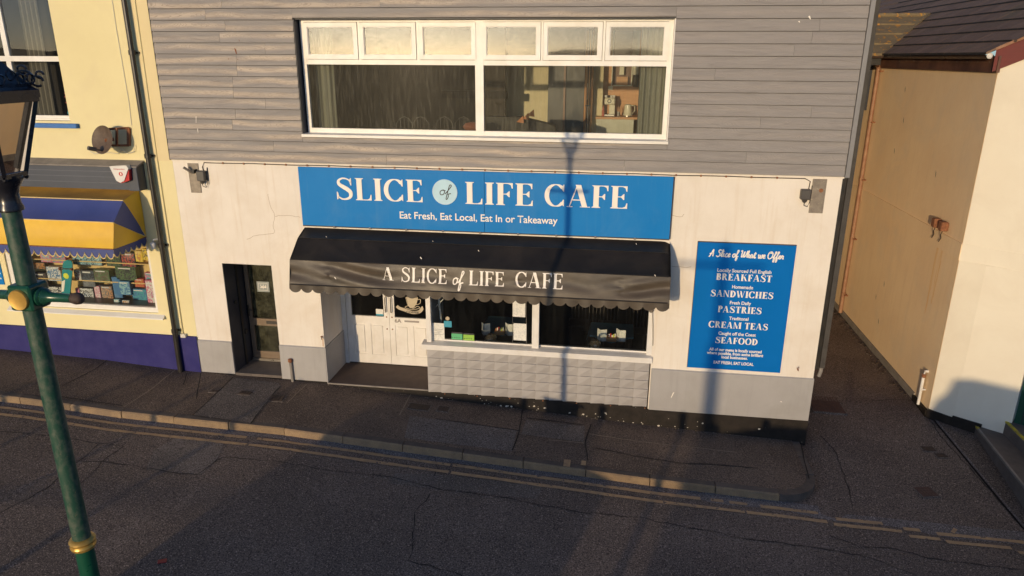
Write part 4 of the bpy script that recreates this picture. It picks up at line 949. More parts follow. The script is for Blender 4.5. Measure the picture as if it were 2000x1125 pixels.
# scalloped valance, front and returns
def scallop(mb, P0, P1, n, h0, h1, ymin=0, seg=8, wob=.008):
    P0, P1 = Vector(P0), Vector(P1); prev = None
    N = n * seg; d = (P1 - P0); nrm = Vector((d.y, -d.x, 0)).normalized()
    for i in range(N + 1):
        t = i / N; ph = (i % seg) / seg
        dep = h0 + (h1 - h0) * math.sin(PI * ph) ** .6 if (i % seg) else h0
        top = P0.lerp(P1, t); o = nrm * wob * math.sin(t * n * 2 * PI * .7)
        cur = (top, top + Vector((0, 0, -dep)) + o)
        if prev: mb.poly([prev[0], cur[0], cur[1], prev[1]])
        prev = cur
    return mb
va = MB(); scallop(va, (AX0, -.757, 2.475), (AX1, -.757, 2.475), 31, .075, .135)
scallop(va, (AX0, -.05, 2.475), (AX0, -.757, 2.475), 3, .075, .13); scallop(va, (AX1, -.757, 2.475), (AX1, -.05, 2.475), 3, .075, .13)
va.build('valance', M['canvasf'], aw, smooth=True)
def ontofront(o, lift=.004):
    (ya, za), (yb, zb) = prof[2], prof[3]
    for v in o.data.vertices:
        t = (v.co.z - za) / (zb - za); p = frontf(v.co.x, max(0, min(1, t)))
        v.co = Vector((v.co.x, p[1] - lift + (v.co.y + .7), v.co.z))
def awser(txt, xa, xb, yt, yb_, script=False):
    y = -.71; a_, b_ = at(xa, (yt + yb_) / 2, y), at(xb, (yt + yb_) / 2, y); zl, zh = at((xa + xb) / 2, yb_, y).z, at((xa + xb) / 2, yt, y).z
    o = (script_text(txt, M['lwhite'], a_.x, b_.x, zl, zh, -.7, None, .09) if script else serif_text(txt, M['lwhite'], a_.x, b_.x, zl, zh, -.7, None, th=.14, tn=.055, gap=.09))
    bm = bmesh.new(); bm.from_mesh(o.data)
    for _ in range(3): bmesh.ops.subdivide_edges(bm, edges=[e_ for e_ in bm.edges if e_.calc_length() > .03], cuts=1)
    bmesh.ops.triangulate(bm, faces=bm.faces); bm.to_mesh(o.data); bm.free()
    ontofront(o, .011); o.parent = aw; o.location = -aw.location
awser('A', 746.5, 768, 523, 547.5); awser('SLICE', 783, 873, 525, 552); awser('LIFE', 916, 985, 531, 558); awser('CAFE', 1006, 1100, 534, 562.5)
awser('of', 883, 903, 531, 555, True)
dr = MB()
for px, py, y, r in ((824, 502, -.55, .02), (847, 470, -.2, .012), (657, 541, -.72, .02), (639, 461, -.2, .01), (1280, 536, -.73, .015), (1243, 475, -.1, .01), (936, 488, -.45, .014)):
    q = at(px, py, y); L_ = .02
    for k in range(3): dr.poly([(q.x + (k * .5 - 1) * r * .7 + r * .35 * math.cos(t), q.y - .03 - .0005 * k, q.z - k * r * .45 + r * .5 * math.sin(t)) for t in [2 * PI * i / 7 for i in range(7)]])
stuff(dr.build('bird_droppings', M['lwhite'], aw))

# --- steel plates and boxes under the boards
def plate(x0, x1, z0, z1, label):
    t = thing('wall_plate', label, 'metal plate', ((x0 + x1) / 2, 0, z0))
    MB().box((x0, -.012, z0), (x1, -.001, z1), .004).build('plate', M['steel'], t)
    for x in (x0 + .03, x1 - .03):
        for z in (z0 + .03, z1 - .03): MB().lathe([(0, -.008), (.010, -.006), (.012, 0)], (x, -.012, z), 8, 'y').build('bolt', M['lead'], t)
    return t
pl = plate(-7.15, -6.955, 3.775, 4.275, 'upright weathered steel plate with a pipe stub, left end of the cream wall')
MB().tube([(-7.05, -.01, 4.12), (-7.06, -.06, 4.13), (-7.15, -.13, 4.22)], .022, 10).build('pipe_stub', M['steel'], pl)
MB().box((-7.03, -.10, 4.12), (-6.99, -.012, 4.18)).build('bracket', M['dblack'], pl)
pr = plate(2.895, 3.098, 3.775, 4.29, 'upright weathered steel plate with round hole, right end of the cream wall')
MB().lathe([(.014, -.008), (.03, -.010), (.03, 0)], (3.03, -.012, 4.12), 14, 'y').build('ring', M['rust'], pr)
def jbox(x0, x1, z0, z1, label):
    t = thing('junction_box', label, 'junction box', ((x0 + x1) / 2, 0, z0))
    MB().box((x0, -.10, z0), (x1, -.002, z1), .012).build('box', M['greybox'], t)
    MB().lathe([(.018, -.05), (.035, -.03), (.045, 0)], ((x0 + x1) / 2, -.05, z0), 10).build('gland', M['greybox'], t)
    MB().tube([((x0 + x1) / 2, -.05, z0 - .05), ((x0 + x1) / 2, -.05, z0 - .09), ((x0 + x1) / 2 + .05, -.045, z0 - .11), (x1 + .01, -.03, z0 - .05), (x1 + .02, -.015, z0 + .1), (x1 + .02, -.012, z1 + .05)], .007, 6).build('cable', M['cable'], t)
jbox(-6.965, -6.82, 3.99, 4.16, 'grey junction box beside the left steel plate')
jbox(2.735, 2.875, 3.985, 4.14, 'grey junction box beside the right steel plate')
# --- short vent pipe, tap, hook and frayed thing by the window
x, y = gpt(570, 747, pz); t = thing('vent_pipe', 'short rusty pipe standing against the grey plinth by the entrance', 'pipe', (x, -.06, pz(x, 0)))
MB().tube([(x, -.05, pz(x, 0)), (x - .005, -.05, pz(x, 0) + .30), (x - .01, -.055, pz(x, 0) + .40)], .028, 12).build('shaft', M['lead'], t)
MB().lathe([(.03, 0), (.04, .01), (.038, .06), (.0, .07)], (x - .01, -.055, pz(x, 0) + .38), 12).build('cap', M['rust'], t)
c = at(630, 658, 0); t = thing('wall_tap', 'small metal tap with a rust stain at the entrance corner', 'tap', tuple(c))
MB().tube([(c.x, 0, c.z), (c.x, -.05, c.z), (c.x, -.055, c.z - .03)], .009, 8).build('spout', M['steel'], t); MB().lathe([(.018, 0), (.018, .012)], (c.x, -.04, c.z + .015), 10).build('knob', M['rust'], t)
st_ = MB(); 
for i in range(6): st_.poly([(c.x - .008 + .003 * math.sin(i), -.0015, c.z - .03 - i * .025), (c.x + .010 - .001 * i, -.0015, c.z - .03 - i * .025), (c.x + .009 - .001 * i, -.0015, c.z - .055 - i * .025), (c.x - .007, -.0015, c.z - .055 - i * .025)])
st_.build('rust_stain', plain('rust_run', (.50, .24, .08), .9), t)
c = at(1272, 606, -.03); t = thing('hanging_cord', 'ball of cord hanging beside the right end of the cafe window', 'cord', tuple(c))
MB().lathe([(0, -.045), (.035, -.02), (.04, 0), (.028, .035), (0, .045)], (c.x, -.04, c.z), 10).build('ball', M['steel'], t); MB().tube([(c.x + .02, -.03, c.z), (c.x + .045, -.02, c.z - .3), (c.x + .065, -.015, c.z - .62)], .006, 6).build('tail', M['steel'], t)
# hairline cracks and nicks in the render
ck = MB()
for pts in ([(523, 378), (529, 405), (537, 422), (533, 440), (534, 455), (500, 460), (482, 468)], [(537, 422), (560, 421), (586, 424)], [(1312, 520), (1340, 522), (1350, 521)], [(1310, 420), (1330, 424), (1336, 418)]):
    P = [at(px, py, -.0) for px, py in pts]; Q = smoothline([(p.x, p.z) for p in P], 5)
    Q = [(a_ + random.uniform(-.006, .006), b_ + random.uniform(-.006, .006)) for a_, b_ in Q]
    for q in pen(Q, .006): ck.poly([(p[0], -.0012, p[1]) for p in q])
ck.build('render_crack', plain('crack_brown', (.42, .32, .22), .9), cafe)
# --- trunking down the alley corner
t = thing('corner_downpipe', 'tall square grey downpipe on the alley corner of the cafe', 'downpipe', (3.5, .1, 1.2))
MB().box((3.396, .02, 1.24), (3.472, .12, 7.4)).build('pipe', M['darktrim'], t)
MB().box((3.33, .06, 1.2), (3.394, .12, 4.32)).build('backing', M['dblack'], t)
MB().tube([(3.435, .07, 1.24), (3.43, .06, 1.16), (3.41, .05, 1.08)], .03, 8).build('shoe', M['lead'], t)

# =================================================================== UPSTAIRS ROOM (seen through the glass)
def bx(px0, py0, px1, py1, y, depth, name, m, parent, bev=0):
    """box whose front covers the given photo rectangle on plane y"""
    a_, b_ = at(px0, (py0 + py1) / 2, y), at(px1, (py0 + py1) / 2, y); zt_, zb_ = at((px0 + px1) / 2, py0, y).z, at((px0 + px1) / 2, py1, y).z
    return MB().box((a_.x, y, zb_), (b_.x, y + depth, zt_), bev).build(name, m, parent)
room = MB()
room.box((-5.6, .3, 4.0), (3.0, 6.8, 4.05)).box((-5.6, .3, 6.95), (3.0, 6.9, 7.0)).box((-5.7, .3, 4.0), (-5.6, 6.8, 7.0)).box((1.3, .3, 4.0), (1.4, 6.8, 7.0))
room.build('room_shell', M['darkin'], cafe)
xw = at(1081, 180, 6.66).x
MB().box((-3.15, 6.66, 4.05), (xw, 6.76, 6.95)).build('room_wall', M['wallin'], cafe)
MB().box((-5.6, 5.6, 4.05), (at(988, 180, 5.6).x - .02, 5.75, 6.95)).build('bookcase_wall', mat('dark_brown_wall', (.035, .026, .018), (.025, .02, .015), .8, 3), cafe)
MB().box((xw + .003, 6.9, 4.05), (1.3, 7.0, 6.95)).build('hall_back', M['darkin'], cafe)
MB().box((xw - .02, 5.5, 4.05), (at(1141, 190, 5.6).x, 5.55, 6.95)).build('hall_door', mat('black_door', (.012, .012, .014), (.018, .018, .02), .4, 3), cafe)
bx(1100, 122, 1104, 262, 5.45, .04, 'door_edge', M['counter'], cafe)
hw = thing('pine_door', 'orange pine inner door standing open in the upstairs room', 'door', (at(1150, 200, 5.3).x, 5.3, 4.05))
bx(1141, 60, 1146, 330, 5.32, .1, 'door_stile', M['orangewood'], hw); bx(1148, 60, 1151, 330, 5.36, .06, 'door_stile', M['wood'], hw); bx(1153, 60, 1157, 330, 5.3, .12, 'door_stile', M['orangewood'], hw)
for a_, b_ in ((129, 158), (163, 195), (206, 231), (242, 262)): bx(1146.4, a_, 1147.8, b_, 5.34, .02, 'glazing', M['cream_app'], hw)
bx(1143, 205, 1152, 207.5, 5.25, .03, 'handle', M['dblack'], hw)
MB().box((at(1157, 190, 5.6).x, 5.62, 4.05), (at(1177, 190, 5.6).x, 5.7, 6.95)).build('room_wall', M['wallin'], cafe)
for a_, b_ in ((133, 159), (168, 195), (207, 231), (242, 256)): bx(1160, a_, 1162.5, b_, 5.55, .05, 'light_slot', M['cream_app'], cafe)
MB().box((at(1176, 190, 6.0).x, 6.0, 4.05), (1.3, 6.08, 6.95)).build('splashback', M['wood'], cafe)
cb = thing('wall_cupboard', 'open pale wall cupboard above the coffee machine', 'cupboard', tuple(at(1217, 168, 5.8)))
bx(1196, 60, 1197.5, 168, 5.7, .28, 'side_panel', M['cream_app'], cb); bx(1235, 60, 1237, 168, 5.7, .28, 'side_panel', M['cream_app'], cb); bx(1197.5, 166.5, 1235, 168.5, 5.7, .28, 'shelf', M['cream_app'], cb)
bx(1197.5, 60, 1235, 166.4, 5.94, .03, 'back_panel', M['counter'], cb); bx(1237, 60, 1249, 146, 5.75, .24, 'side_cupboard', M['cream_app'], cb); bx(1237.2, 146.5, 1247, 170, 5.9, .08, 'niche', M['darkin'], cb)
bx(1204, 150, 1226, 166, 5.78, .12, 'basket', M['wood'], cb); bx(1210, 130, 1219, 146, 5.78, .1, 'paper_roll', M['cream_app'], cb)
sw = thing('light_switch', 'small pale wall switch on the wooden splashback', 'switch', tuple(at(1192, 172, 5.98)))
bx(1188, 168, 1197, 176, 5.98, .018, 'plate', M['cream_app'], sw)
ct = thing('kitchen_counter', 'pale cupboard with brown worktop in the upstairs kitchen', 'counter', tuple(at(1200, 262, 5.3)))
ctx0, ctx1 = at(1165, 234, 5.3).x, at(1238, 234, 5.3).x; ctz = at(1200, 228.5, 5.3).z
MB().box((ctx0 - .02, 5.28, ctz - .05), (ctx1 + .35, 5.98, ctz), .005).build('worktop', M['wood'], ct); MB().box((ctx0, 5.31, 4.05), (ctx1, 5.96, ctz - .051)).build('cupboard_front', M['cupboard'], ct)
def onct(px, y): return at(px, 220, y).x
cm = thing('coffee_machine', 'cream coffee machine with cups on top in the upstairs kitchen', 'coffee machine', (onct(1191, 5.55), 5.6, ctz))
mx = onct(1191, 5.55)
MB().box((mx - .13, 5.5, ctz + .25), (mx + .11, 5.78, ctz + .40), .025).build('head', M['cream_app'], cm); MB().box((mx - .02, 5.56, ctz), (mx + .11, 5.76, ctz + .25), .01).build('body', M['cream_app'], cm)
MB().box((mx - .13, 5.46, ctz), (mx + .11, 5.7, ctz + .045), .008).build('drip_tray', M['silver'], cm); MB().lathe([(0, -.01), (.04, -.01), (.045, 0)], (mx - .02, 5.5, ctz + .33), 16, 'y').build('dial', M['ink'], cm); MB().lathe([(0, -.014), (.028, -.014), (.03, -.008)], (mx - .02, 5.5, ctz + .33), 16, 'y').build('dial_face', M['cream_app'], cm)
for k in range(4): MB().lathe([(.022, 0), (.032, .05), (.028, .05), (.02, .01)], (mx - .10 + k * .06, 5.62, ctz + .401), 10).build('cup', M['offwhite'] if k != 1 else M['ink'], cm)
bt = thing('red_bottle', 'small red bottle beside the coffee machine', 'bottle', (onct(1177, 5.45), 5.45, ctz)); q = onct(1178, 5.45)
MB().lathe([(.03, 0), (.033, .02), (.033, .12), (.012, .19), (.012, .23), (0, .235)], (q, 5.45, ctz), 12).build('body', mat('pinkish_glass', (.5, .16, .12), None, .2), bt)
kt = thing('kettle', 'cream kettle with looped handle on the upstairs worktop', 'kettle', (onct(1226, 5.5), 5.5, ctz)); q = onct(1226, 5.5)
MB().lathe([(.095, .02), (.10, .03), (.075, .25), (.05, .265), (0, .27)], (q, 5.55, ctz), 20).build('body', M['cream_app'], kt, smooth=True); MB().lathe([(.09, 0), (.09, .02)], (q, 5.55, ctz), 16).build('base', M['silver'], kt)
MB().tube([(q + .07, 5.55, ctz + .24), (q + .15, 5.55, ctz + .23), (q + .15, 5.55, ctz + .12), (q + .095, 5.55, ctz + .05)], .012, 8).build('handle', M['cream_app'], kt)
ut = thing('utensil_jar', 'glass jar of wooden utensils between coffee machine and kettle', 'jar', (onct(1208, 5.55), 5.55, ctz)); q = onct(1208, 5.55)
MB().lathe([(.035, 0), (.04, .10), (.036, .10), (.03, .01)], (q, 5.58, ctz), 12).build('jar', M['silver'], ut)
for k in range(4): MB().tube([(q, 5.58, ctz + .03), (q - .04 + .035 * k, 5.58 + .01 * k, ctz + .2 + .02 * (k % 2))], .007, 5).build('utensil', M['wood'], ut)
# curtains: pleated sheets
def curtain(px0, px1, y, label):
    x0, x1 = at(px0, 190, y).x, at(px1, 190, y).x; t = thing('curtain', label, 'curtain', ((x0 + x1) / 2, y, 4.6))
    n = int((x1 - x0) / .012)
    MB().grid(lambda u, v: (x0 + (x1 - x0) * u, y + .022 * math.sin(u * n * .9) + .01 * math.sin(u * 31), 4.62 + 2.2 * v), n, 2).build('fabric', M['blind'], t)
    MB().tube([(x0, y + .02, 6.82), (x1, y + .02, 6.82)], .012, 8).build('rail', M['white'], t)
curtain(1247, 1312, .36, 'drawn grey-green curtain at the right end of the upper window')
curtain(619, 657, .40, 'bunched pale curtain at the left end of the upper window')
sf = thing('sofa', 'dark grey sofa back below the sunlit wall upstairs', 'sofa', (at(1010, 250, 2.2).x, 2.2, 4.05))
q0, q1 = at(950, 236, 2.2).x, at(1083, 240, 2.2).x; zs = at(1000, 229, 2.2).z
MB().prism([(q0, 4.1), (q1 + .1, 4.1), (q1, zs - .14), ((q0 + q1) / 2, zs), (q0, zs)], 'y', 2.2, 2.5).build('backrest', M['sofa'], sf)
MB().box((q0, 2.5, 4.1), (q1, 3.1, 4.5), .04).build('seat', M['sofa'], sf)
for k, (a_, b_, c_) in enumerate(((1009, 238, 1022), (1020, 232, 1032), (1028, 226, 1042))):
    cu = MB(); p, q, r = at(a_, b_, 2.1), at(c_, b_ - 12, 2.1), at(c_ + 2, b_ + 2, 2.15)
    cu.prism([(p.x, p.z), (q.x, q.z), (r.x, r.z)], 'y', 2.08 + .02 * k, 2.10 + .02 * k); o = cu.build('leaf_cushion', M['orange'], None); tag(o, ['lowest', 'middle', 'topmost'][k] + ' orange pointed cushion on the dark sofa back upstairs', 'cushion', 'pointed cushions on the sofa')
rc = thing('round_backed_chairs', 'row of hoop-backed chairs behind the lower edge of the left upper pane', 'chairs', (-3.0, 1.5, 4.05))
for px in (790, 822, 868, 905):
    q = at(px, 246, 1.6); MB().tube([(q.x - .17, 1.6, 4.4), (q.x - .15, 1.6, q.z + .04), (q.x - .08, 1.6, q.z + .13), (q.x, 1.6, q.z + .16), (q.x + .08, 1.6, q.z + .13), (q.x + .15, 1.6, q.z + .04), (q.x + .17, 1.6, 4.4)], .013, 6).build('hoop_back', M['sofa'], rc)
    for k in range(3): MB().tube([(q.x - .07 + .07 * k, 1.6, 4.4), (q.x - .07 + .07 * k, 1.6, q.z + .13)], .006, 5).build('spindle', M['sofa'], rc)
q = at(922, 248, 1.4); o = MB().lathe([(0, -.09), (.14, -.05), (.18, 0), (.13, .06), (0, .09)], (q.x, 1.45, q.z), 14).build('cushion', mat('terracotta_cloth', (.30, .10, .055), None, .9), None, smooth=True); tag(o, 'round terracotta cushion at the foot of the left upper pane', 'cushion')
bx(863, 177, 990, 192, 5.4, .1, 'dark_shelf', M['darkin'], cafe)

# =================================================================== DOWNSTAIRS CAFE ROOM
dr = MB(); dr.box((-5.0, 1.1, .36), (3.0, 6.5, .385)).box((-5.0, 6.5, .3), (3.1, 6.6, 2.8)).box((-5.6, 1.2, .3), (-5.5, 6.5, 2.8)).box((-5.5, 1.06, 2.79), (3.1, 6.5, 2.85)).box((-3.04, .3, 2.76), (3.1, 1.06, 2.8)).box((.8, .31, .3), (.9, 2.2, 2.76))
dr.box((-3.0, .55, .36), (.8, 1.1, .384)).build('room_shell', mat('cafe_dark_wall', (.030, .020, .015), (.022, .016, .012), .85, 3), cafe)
def cafe_table(px, py, w, label, y0=.95):
    z = 1.15; c = at(px, py, Z=z); x, y = c.x, max(c.y, .9)
    t = thing('cafe_table', label, 'table', (x, y, .385))
    MB().box((x - w / 2, y - .32, z - .03), (x + w / 2, y + .38, z), .01).build('tabletop', M['tableblue'], t)
    mb = MB(); mb.poly([(x - w / 2 - .004, y - .32, z), (x - w / 2 - .08, y - .1, z - .22), (x - w / 2 - .004, y + .38, z)]); mb.poly([(x - w / 2, y - .325, z), (x, y - .33, z - .13), (x + w / 2, y - .325, z)]); mb.build('cloth_corner', M['tableblue'], t)
    for sx in (-1, 1):
        for s2 in (-1, 1): MB().box((x + sx * (w / 2 - .05) - .02, y + .03 + s2 * .28 - .02, .386), (x + sx * (w / 2 - .05) + .02, y + .03 + s2 * .28 + .02, z - .03)).build('leg', M['chair'], t)
    return x, y, z
def menu_fold(x, y, z, rot, label):
    t = thing('folded_menu', label, 'menu', (x, y, z)); c_, s_ = math.cos(rot), math.sin(rot)
    mb = MB(); mb.poly([(x, y, z), (x + .11 * c_, y + .11 * s_ + .03, z), (x + .11 * c_, y + .11 * s_ + .03, z + .22), (x, y, z + .22)]); mb.build('leaf', M['paper'], t)
    mb = MB(); mb.poly([(x, y, z), (x - .06 * c_, y + .09, z), (x - .06 * c_, y + .09, z + .22), (x, y, z + .22)]); mb.build('leaf', M['paper'], t)
x, y, z = cafe_table(985, 632, .75, 'blue-topped cafe table behind the left half of the window')
menu_fold(at(945, 640, .75).x, .75, 1.171, .2, 'folded white menu standing left of the condiment tub, left window'); menu_fold(at(992, 645, .8).x, .80, 1.171, -.15, 'folded white menu standing right of the condiment tub, left window')
x2, y2, z2 = cafe_table(1195, 645, .8, 'blue-topped cafe table behind the right half of the window')
menu_fold(at(1173, 652, .78).x, .78, 1.151 + .02, .1, 'folded white menu standing left of the condiment tub, right window'); menu_fold(at(1210, 655, .82).x, .82, 1.171, -.2, 'folded white menu standing right of the condiment tub, right window')
def tub(px, py, y, label):
    q = at(px, py, y); t = thing('condiment_tub', label, 'condiment tub', (q.x, y, 1.17))
    MB().box((q.x - .09, y - .06, 1.171), (q.x + .09, y + .06, 1.25), .006).build('tub', M['wood'], t)
    for k in range(6): MB().box((q.x - .075 + .026 * k, y - .03 + .01 * (k % 3), 1.25), (q.x - .055 + .026 * k, y, 1.29 + .012 * (k % 3))).build('sachet', [M['orange'], M['lwhite'], M['red'], M['lwhite'], M['lime'], M['paper']][k], t)
tub(976, 650, .85, 'wooden tub of sachets on the table in the left window'); tub(1194, 661, .85, 'wooden tub of sachets on the table in the right window')
for px, y, lb in ((959, .32, 'round clear glass bowl on the ledge of the left window'), (1163, .32, 'round clear glass bowl on the ledge of the right window')):
    q = at(px, 658, y); t = thing('glass_bowl', lb, 'bowl', (q.x, y, 1.17)); r = .105
    bowl_m = MATS.get('bowl') or glass('bowl_glass', .12, (.6, .5, .38), 8, .4, .7, stretch=(1, 1, 1)); MATS['bowl'] = bowl_m
    MB().lathe([(.03, 0), (.075, .02), (.105, .07), (.11, .11), (.09, .165), (.055, .20), (.06, .205)], (q.x, y, 1.171), 22).build('bowl', bowl_m, t, smooth=True)
    for k in range(6): MB().lathe([(0, -.012), (.014, 0), (0, .012)], (q.x - .04 + .016 * k, y + .02 * math.sin(k * 2), 1.19), 6).build('shell', M['wood'], t)
def paper(px0, py0, px1, py1, label, m='paper', kind='notice', y=.095, cat='notice'):
    t = thing(kind, label, cat, tuple(at(px0, py1, y))); bx(px0, py0, px1, py1, y, .004, 'sheet', M[m], t); return t
paper(1001.5, 588, 1026, 619, 'upper white menu sheet hung in the left half of the cafe window', kind='menu_sheet', cat='menu'); paper(1003, 632, 1028, 665, 'lower white menu sheet hung in the left half of the cafe window', kind='menu_sheet', cat='menu')
hk = MB()
for px in (1001, 1028): 
    a_, b_ = at(px, 580, .10), at(px, 671, .10); hk.tube([tuple(a_), tuple(b_)], .004, 5)
hk = hk.build('wire_hanger', M['silver'], None); tag(hk, 'pair of thin wires holding the menu sheets in the cafe window', 'wire')
def lines(t, px0, px1, ys, y=.0935, w=.7, m='ink'):
    for i, yy in enumerate(ys):
        a_, b_ = at(px0, yy, y), at(px1 - (i % 3) * (px1 - px0) * .15, yy, y); mb = MB(); mb.poly([(a_.x, y, a_.z), (b_.x, y, a_.z), (b_.x, y, a_.z + .006 * w), (a_.x, y, a_.z + .006 * w)]); mb.build('print_line', M[m], t)
t = paper(845, 631, 868, 664, 'cream dog-friendly notice in the lower left corner of the cafe window', kind='window_notice'); lines(t, 849, 865, (643, 646, 650, 653))
t = thing('round_sticker', 'cyan square sticker with round badge above it in the cafe window', 'sticker', tuple(at(874, 636, .094))); bx(867, 627, 882, 639, .094, .003, 'badge', M['cyan'], t)
c = at(874, 622, .094); MB().lathe([(.0, -.002), (.035, -.002), (.035, 0)], (c.x, .096, c.z), 20, 'y').build('round_badge', M['bulb'], t)
for px0, px1, py0, mm, lb in ((882, 903, 652, 'green1', 'green food hygiene rating card, the left one of the pair'), (905, 926, 654, 'green2', 'lime food hygiene rating card, the right one of the pair')):
    t = thing('rating_card', lb, 'rating card', tuple(at(px0, py0 + 12, .094))); bx(px0, py0, px1, py0 + 11, .094, .003, 'card', M[mm], t); bx(px0, py0 - 3, px1, py0 - .2, .094, .003, 'card_header', M['ink'], t)
    a_, b_ = at(px0 + 2, py0 + 7, .0925), at(px1 - 5, py0 + 7, .0925); mb = MB()
    for k in range(5): xx = a_.x + (b_.x - a_.x) * k / 4; mb.poly([(xx + .009 * math.cos(tt), .0925, a_.z + .009 * math.sin(tt)) for tt in [2 * PI * i / 7 for i in range(7)]])
    mb.build('rating_dots', M['ink'], t)
dx = thing('white_easel', 'pale wooden frame standing behind the left edge of the cafe window', 'easel', tuple(at(850, 630, .4)))
for a_, b_ in (((843, 578), (850, 640)), ((857, 578), (862, 632))): p, q = at(*a_, .35), at(*b_, .35); MB().obox(tuple(p), tuple(q), .03, .03).build('rail', M['offwhite'], dx)
p, q = at(850, 600, .33), at(866, 584, .33); MB().obox(tuple(p), tuple(q), .012, .012).build('rail', M['offwhite'], dx)
for i, (px, py) in enumerate(((1133, 610), (1190, 612), (1160, 640), (1240, 650))):
    c = at(px, py, 2.6 - .3 * (i > 1)); x, y = c.x, c.y
    t = thing('spindle_chair', ['dark spindle-back chair farther left in the right window', 'dark spindle-back chair farther right in the right window', 'dark chair pulled up left of the table in the right window', 'dark chair right of the table in the right window'][i], 'chair', (x, y, .385), 'dark chairs in the cafe room')
    MB().box((x - .22, y - .2, .80), (x + .22, y + .2, .84), .01).build('seat', M['chair'], t)
    for sx in (-1, 1):
        for s2 in (-1, 1): MB().tube([(x + sx * .19, y + s2 * .17, .386), (x + sx * .17, y + s2 * .15, .80)], .017, 6).build('leg', M['chair'], t)
    for k in range(6): MB().tube([(x - .17 + k * .068, y + .19, .84), (x - .19 + k * .076, y + .24, 1.34)], .009, 5).build('spindle', M['chair'], t)
    MB().tube([(x - .21, y + .24, 1.34), (x, y + .27, 1.38), (x + .21, y + .24, 1.34)], .022, 6).build('top_rail', M['chair'], t)
    if i < 2: MB().box((x - .1 + .25 * i, y + .20, 1.2), (x + .05 + .25 * i, y + .215, 1.42)).build('blue_cloth', M['tableblue'], t)

# =================================================================== YELLOW SHOP BUILDING (left)
yb = thing('yellow_building', 'pale yellow shop building with indigo plinth and toy window', 'building', (-10, 0, .5))
YX0, YX1 = -16.0, XL
zp = 1.115
w = MB(); sx0, sx1, sz0, sz1 = -11.05, -8.12, 1.53, 3.25; ux0, ux1, uz0, uz1 = -11.3, -9.20, 4.93, 7.3
w.box((YX0, .0, 0), (sx0, .3, 4.6)).box((sx1, 0, 0), (YX1 - .002, .3, 4.6)).box((sx0, 0, 0), (sx1, .3, sz0)).box((sx0, 0, sz1), (sx1, .3, 4.6))
w.box((YX0, 0, 4.6), (ux0, .3, 7.6)).box((ux1, 0, 4.6), (YX1 - .002, .3, 7.6)).box((ux0, 0, 4.6), (ux1, .3, uz0)).box((ux0, 0, uz1), (ux1, .3, 7.6))
w.build('wall', M['yellow'], yb)
pb = MB()
for i in range(18):
    a_, b_ = YX0 + (YX1 - YX0 - .004) * i / 18, YX0 + (YX1 - YX0 - .004) * (i + 1) / 18
    pb.poly([(a_, -.03, zw(a_) - .1), (b_, -.03, zw(b_) - .1), (b_, -.03, zp), (a_, -.03, zp)]); pb.poly([(a_, -.03, zp), (b_, -.03, zp), (b_, .001, zp + .008), (a_, .001, zp + .008)])
pb.build('plinth', M['purple'], yb)
MB().box((-7.76, -.006, 4.30), (XL - .004, .0, 7.6)).build('pilaster_strip', mat('strip_yellow', (.76, .64, .37), (.72, .60, .34), .85, 1.2), yb)
# upper window
yw = MB(); fy = .16
yw.box((ux0, fy, uz0), (ux1, fy + .07, uz0 + .075)).box((ux0, fy - .01, 5.89), (ux1, fy + .07, 5.975)).box((-10.33, fy, uz0), (-10.24, fy + .06, 7.3)).box((ux0, fy - .045, uz0), (ux1, fy, uz0 + .03))
ywf = yw.build('window_frame', M['white'], yb)
for a_, b_ in (((-10.24, uz0 + .075), (ux1, 5.89)), ((-10.24, 5.975), (ux1, 7.3)), ((ux0, uz0 + .075), (-10.33, 5.89)), ((ux0, 5.975), (-10.33, 7.3))):
    MB().grid(lambda u, v: (a_[0] + (b_[0] - a_[0]) * u, fy + .03, a_[1] + (b_[1] - a_[1]) * v), 1, 1).build('pane', M['glass'], ywf)
MB().box((ux0 - .1, -.07, 4.815), (-9.045, .15, 4.892), .006).build('window_ledge', mat('blue_ledge_paint', (.02, .13, .42), (.03, .16, .45), .5, 8, bump=.002), yb)
MB().box((ux0, .8, 4.6), (ux1, 1.0, 7.4)).build('room_back', M['darkin'], yb)
cu_ = thing('lace_curtain', 'thin pale curtain hanging in the yellow building upper window', 'curtain', (-9.9, .35, 5))
MB().grid(lambda u, v: (-10.1 + .35 * u + .05 * v, .36 + .02 * math.sin(u * 25), 5.0 + 2.2 * v), 20, 2).build('fabric', mat('grey_net', (.16, .145, .12), None, .9), cu_)
fw = thing('flower_vase', 'small vase of pink flowers inside the yellow building upper window', 'flowers', (-9.4, .32, 5.0))
MB().lathe([(.05, 0), (.07, .06), (.03, .15), (.04, .17)], (-9.40, .32, 4.98), 12).build('vase', M['cyan'], fw)
for k in range(9): 
    a_ = random.uniform(-.13, .13); h_ = random.uniform(.22, .42); MB().tube([(-9.4, .32, 5.1), (-9.4 + a_, .32, 4.98 + h_)], .005, 4).build('stem', M['gdoor'], fw); MB().lathe([(0, -.03), (.042, 0), (0, .035)], (-9.4 + a_, .32, 4.98 + h_), 8).build('flower', mat('pink_petal', (.55, .12, .12), None, .8), fw)
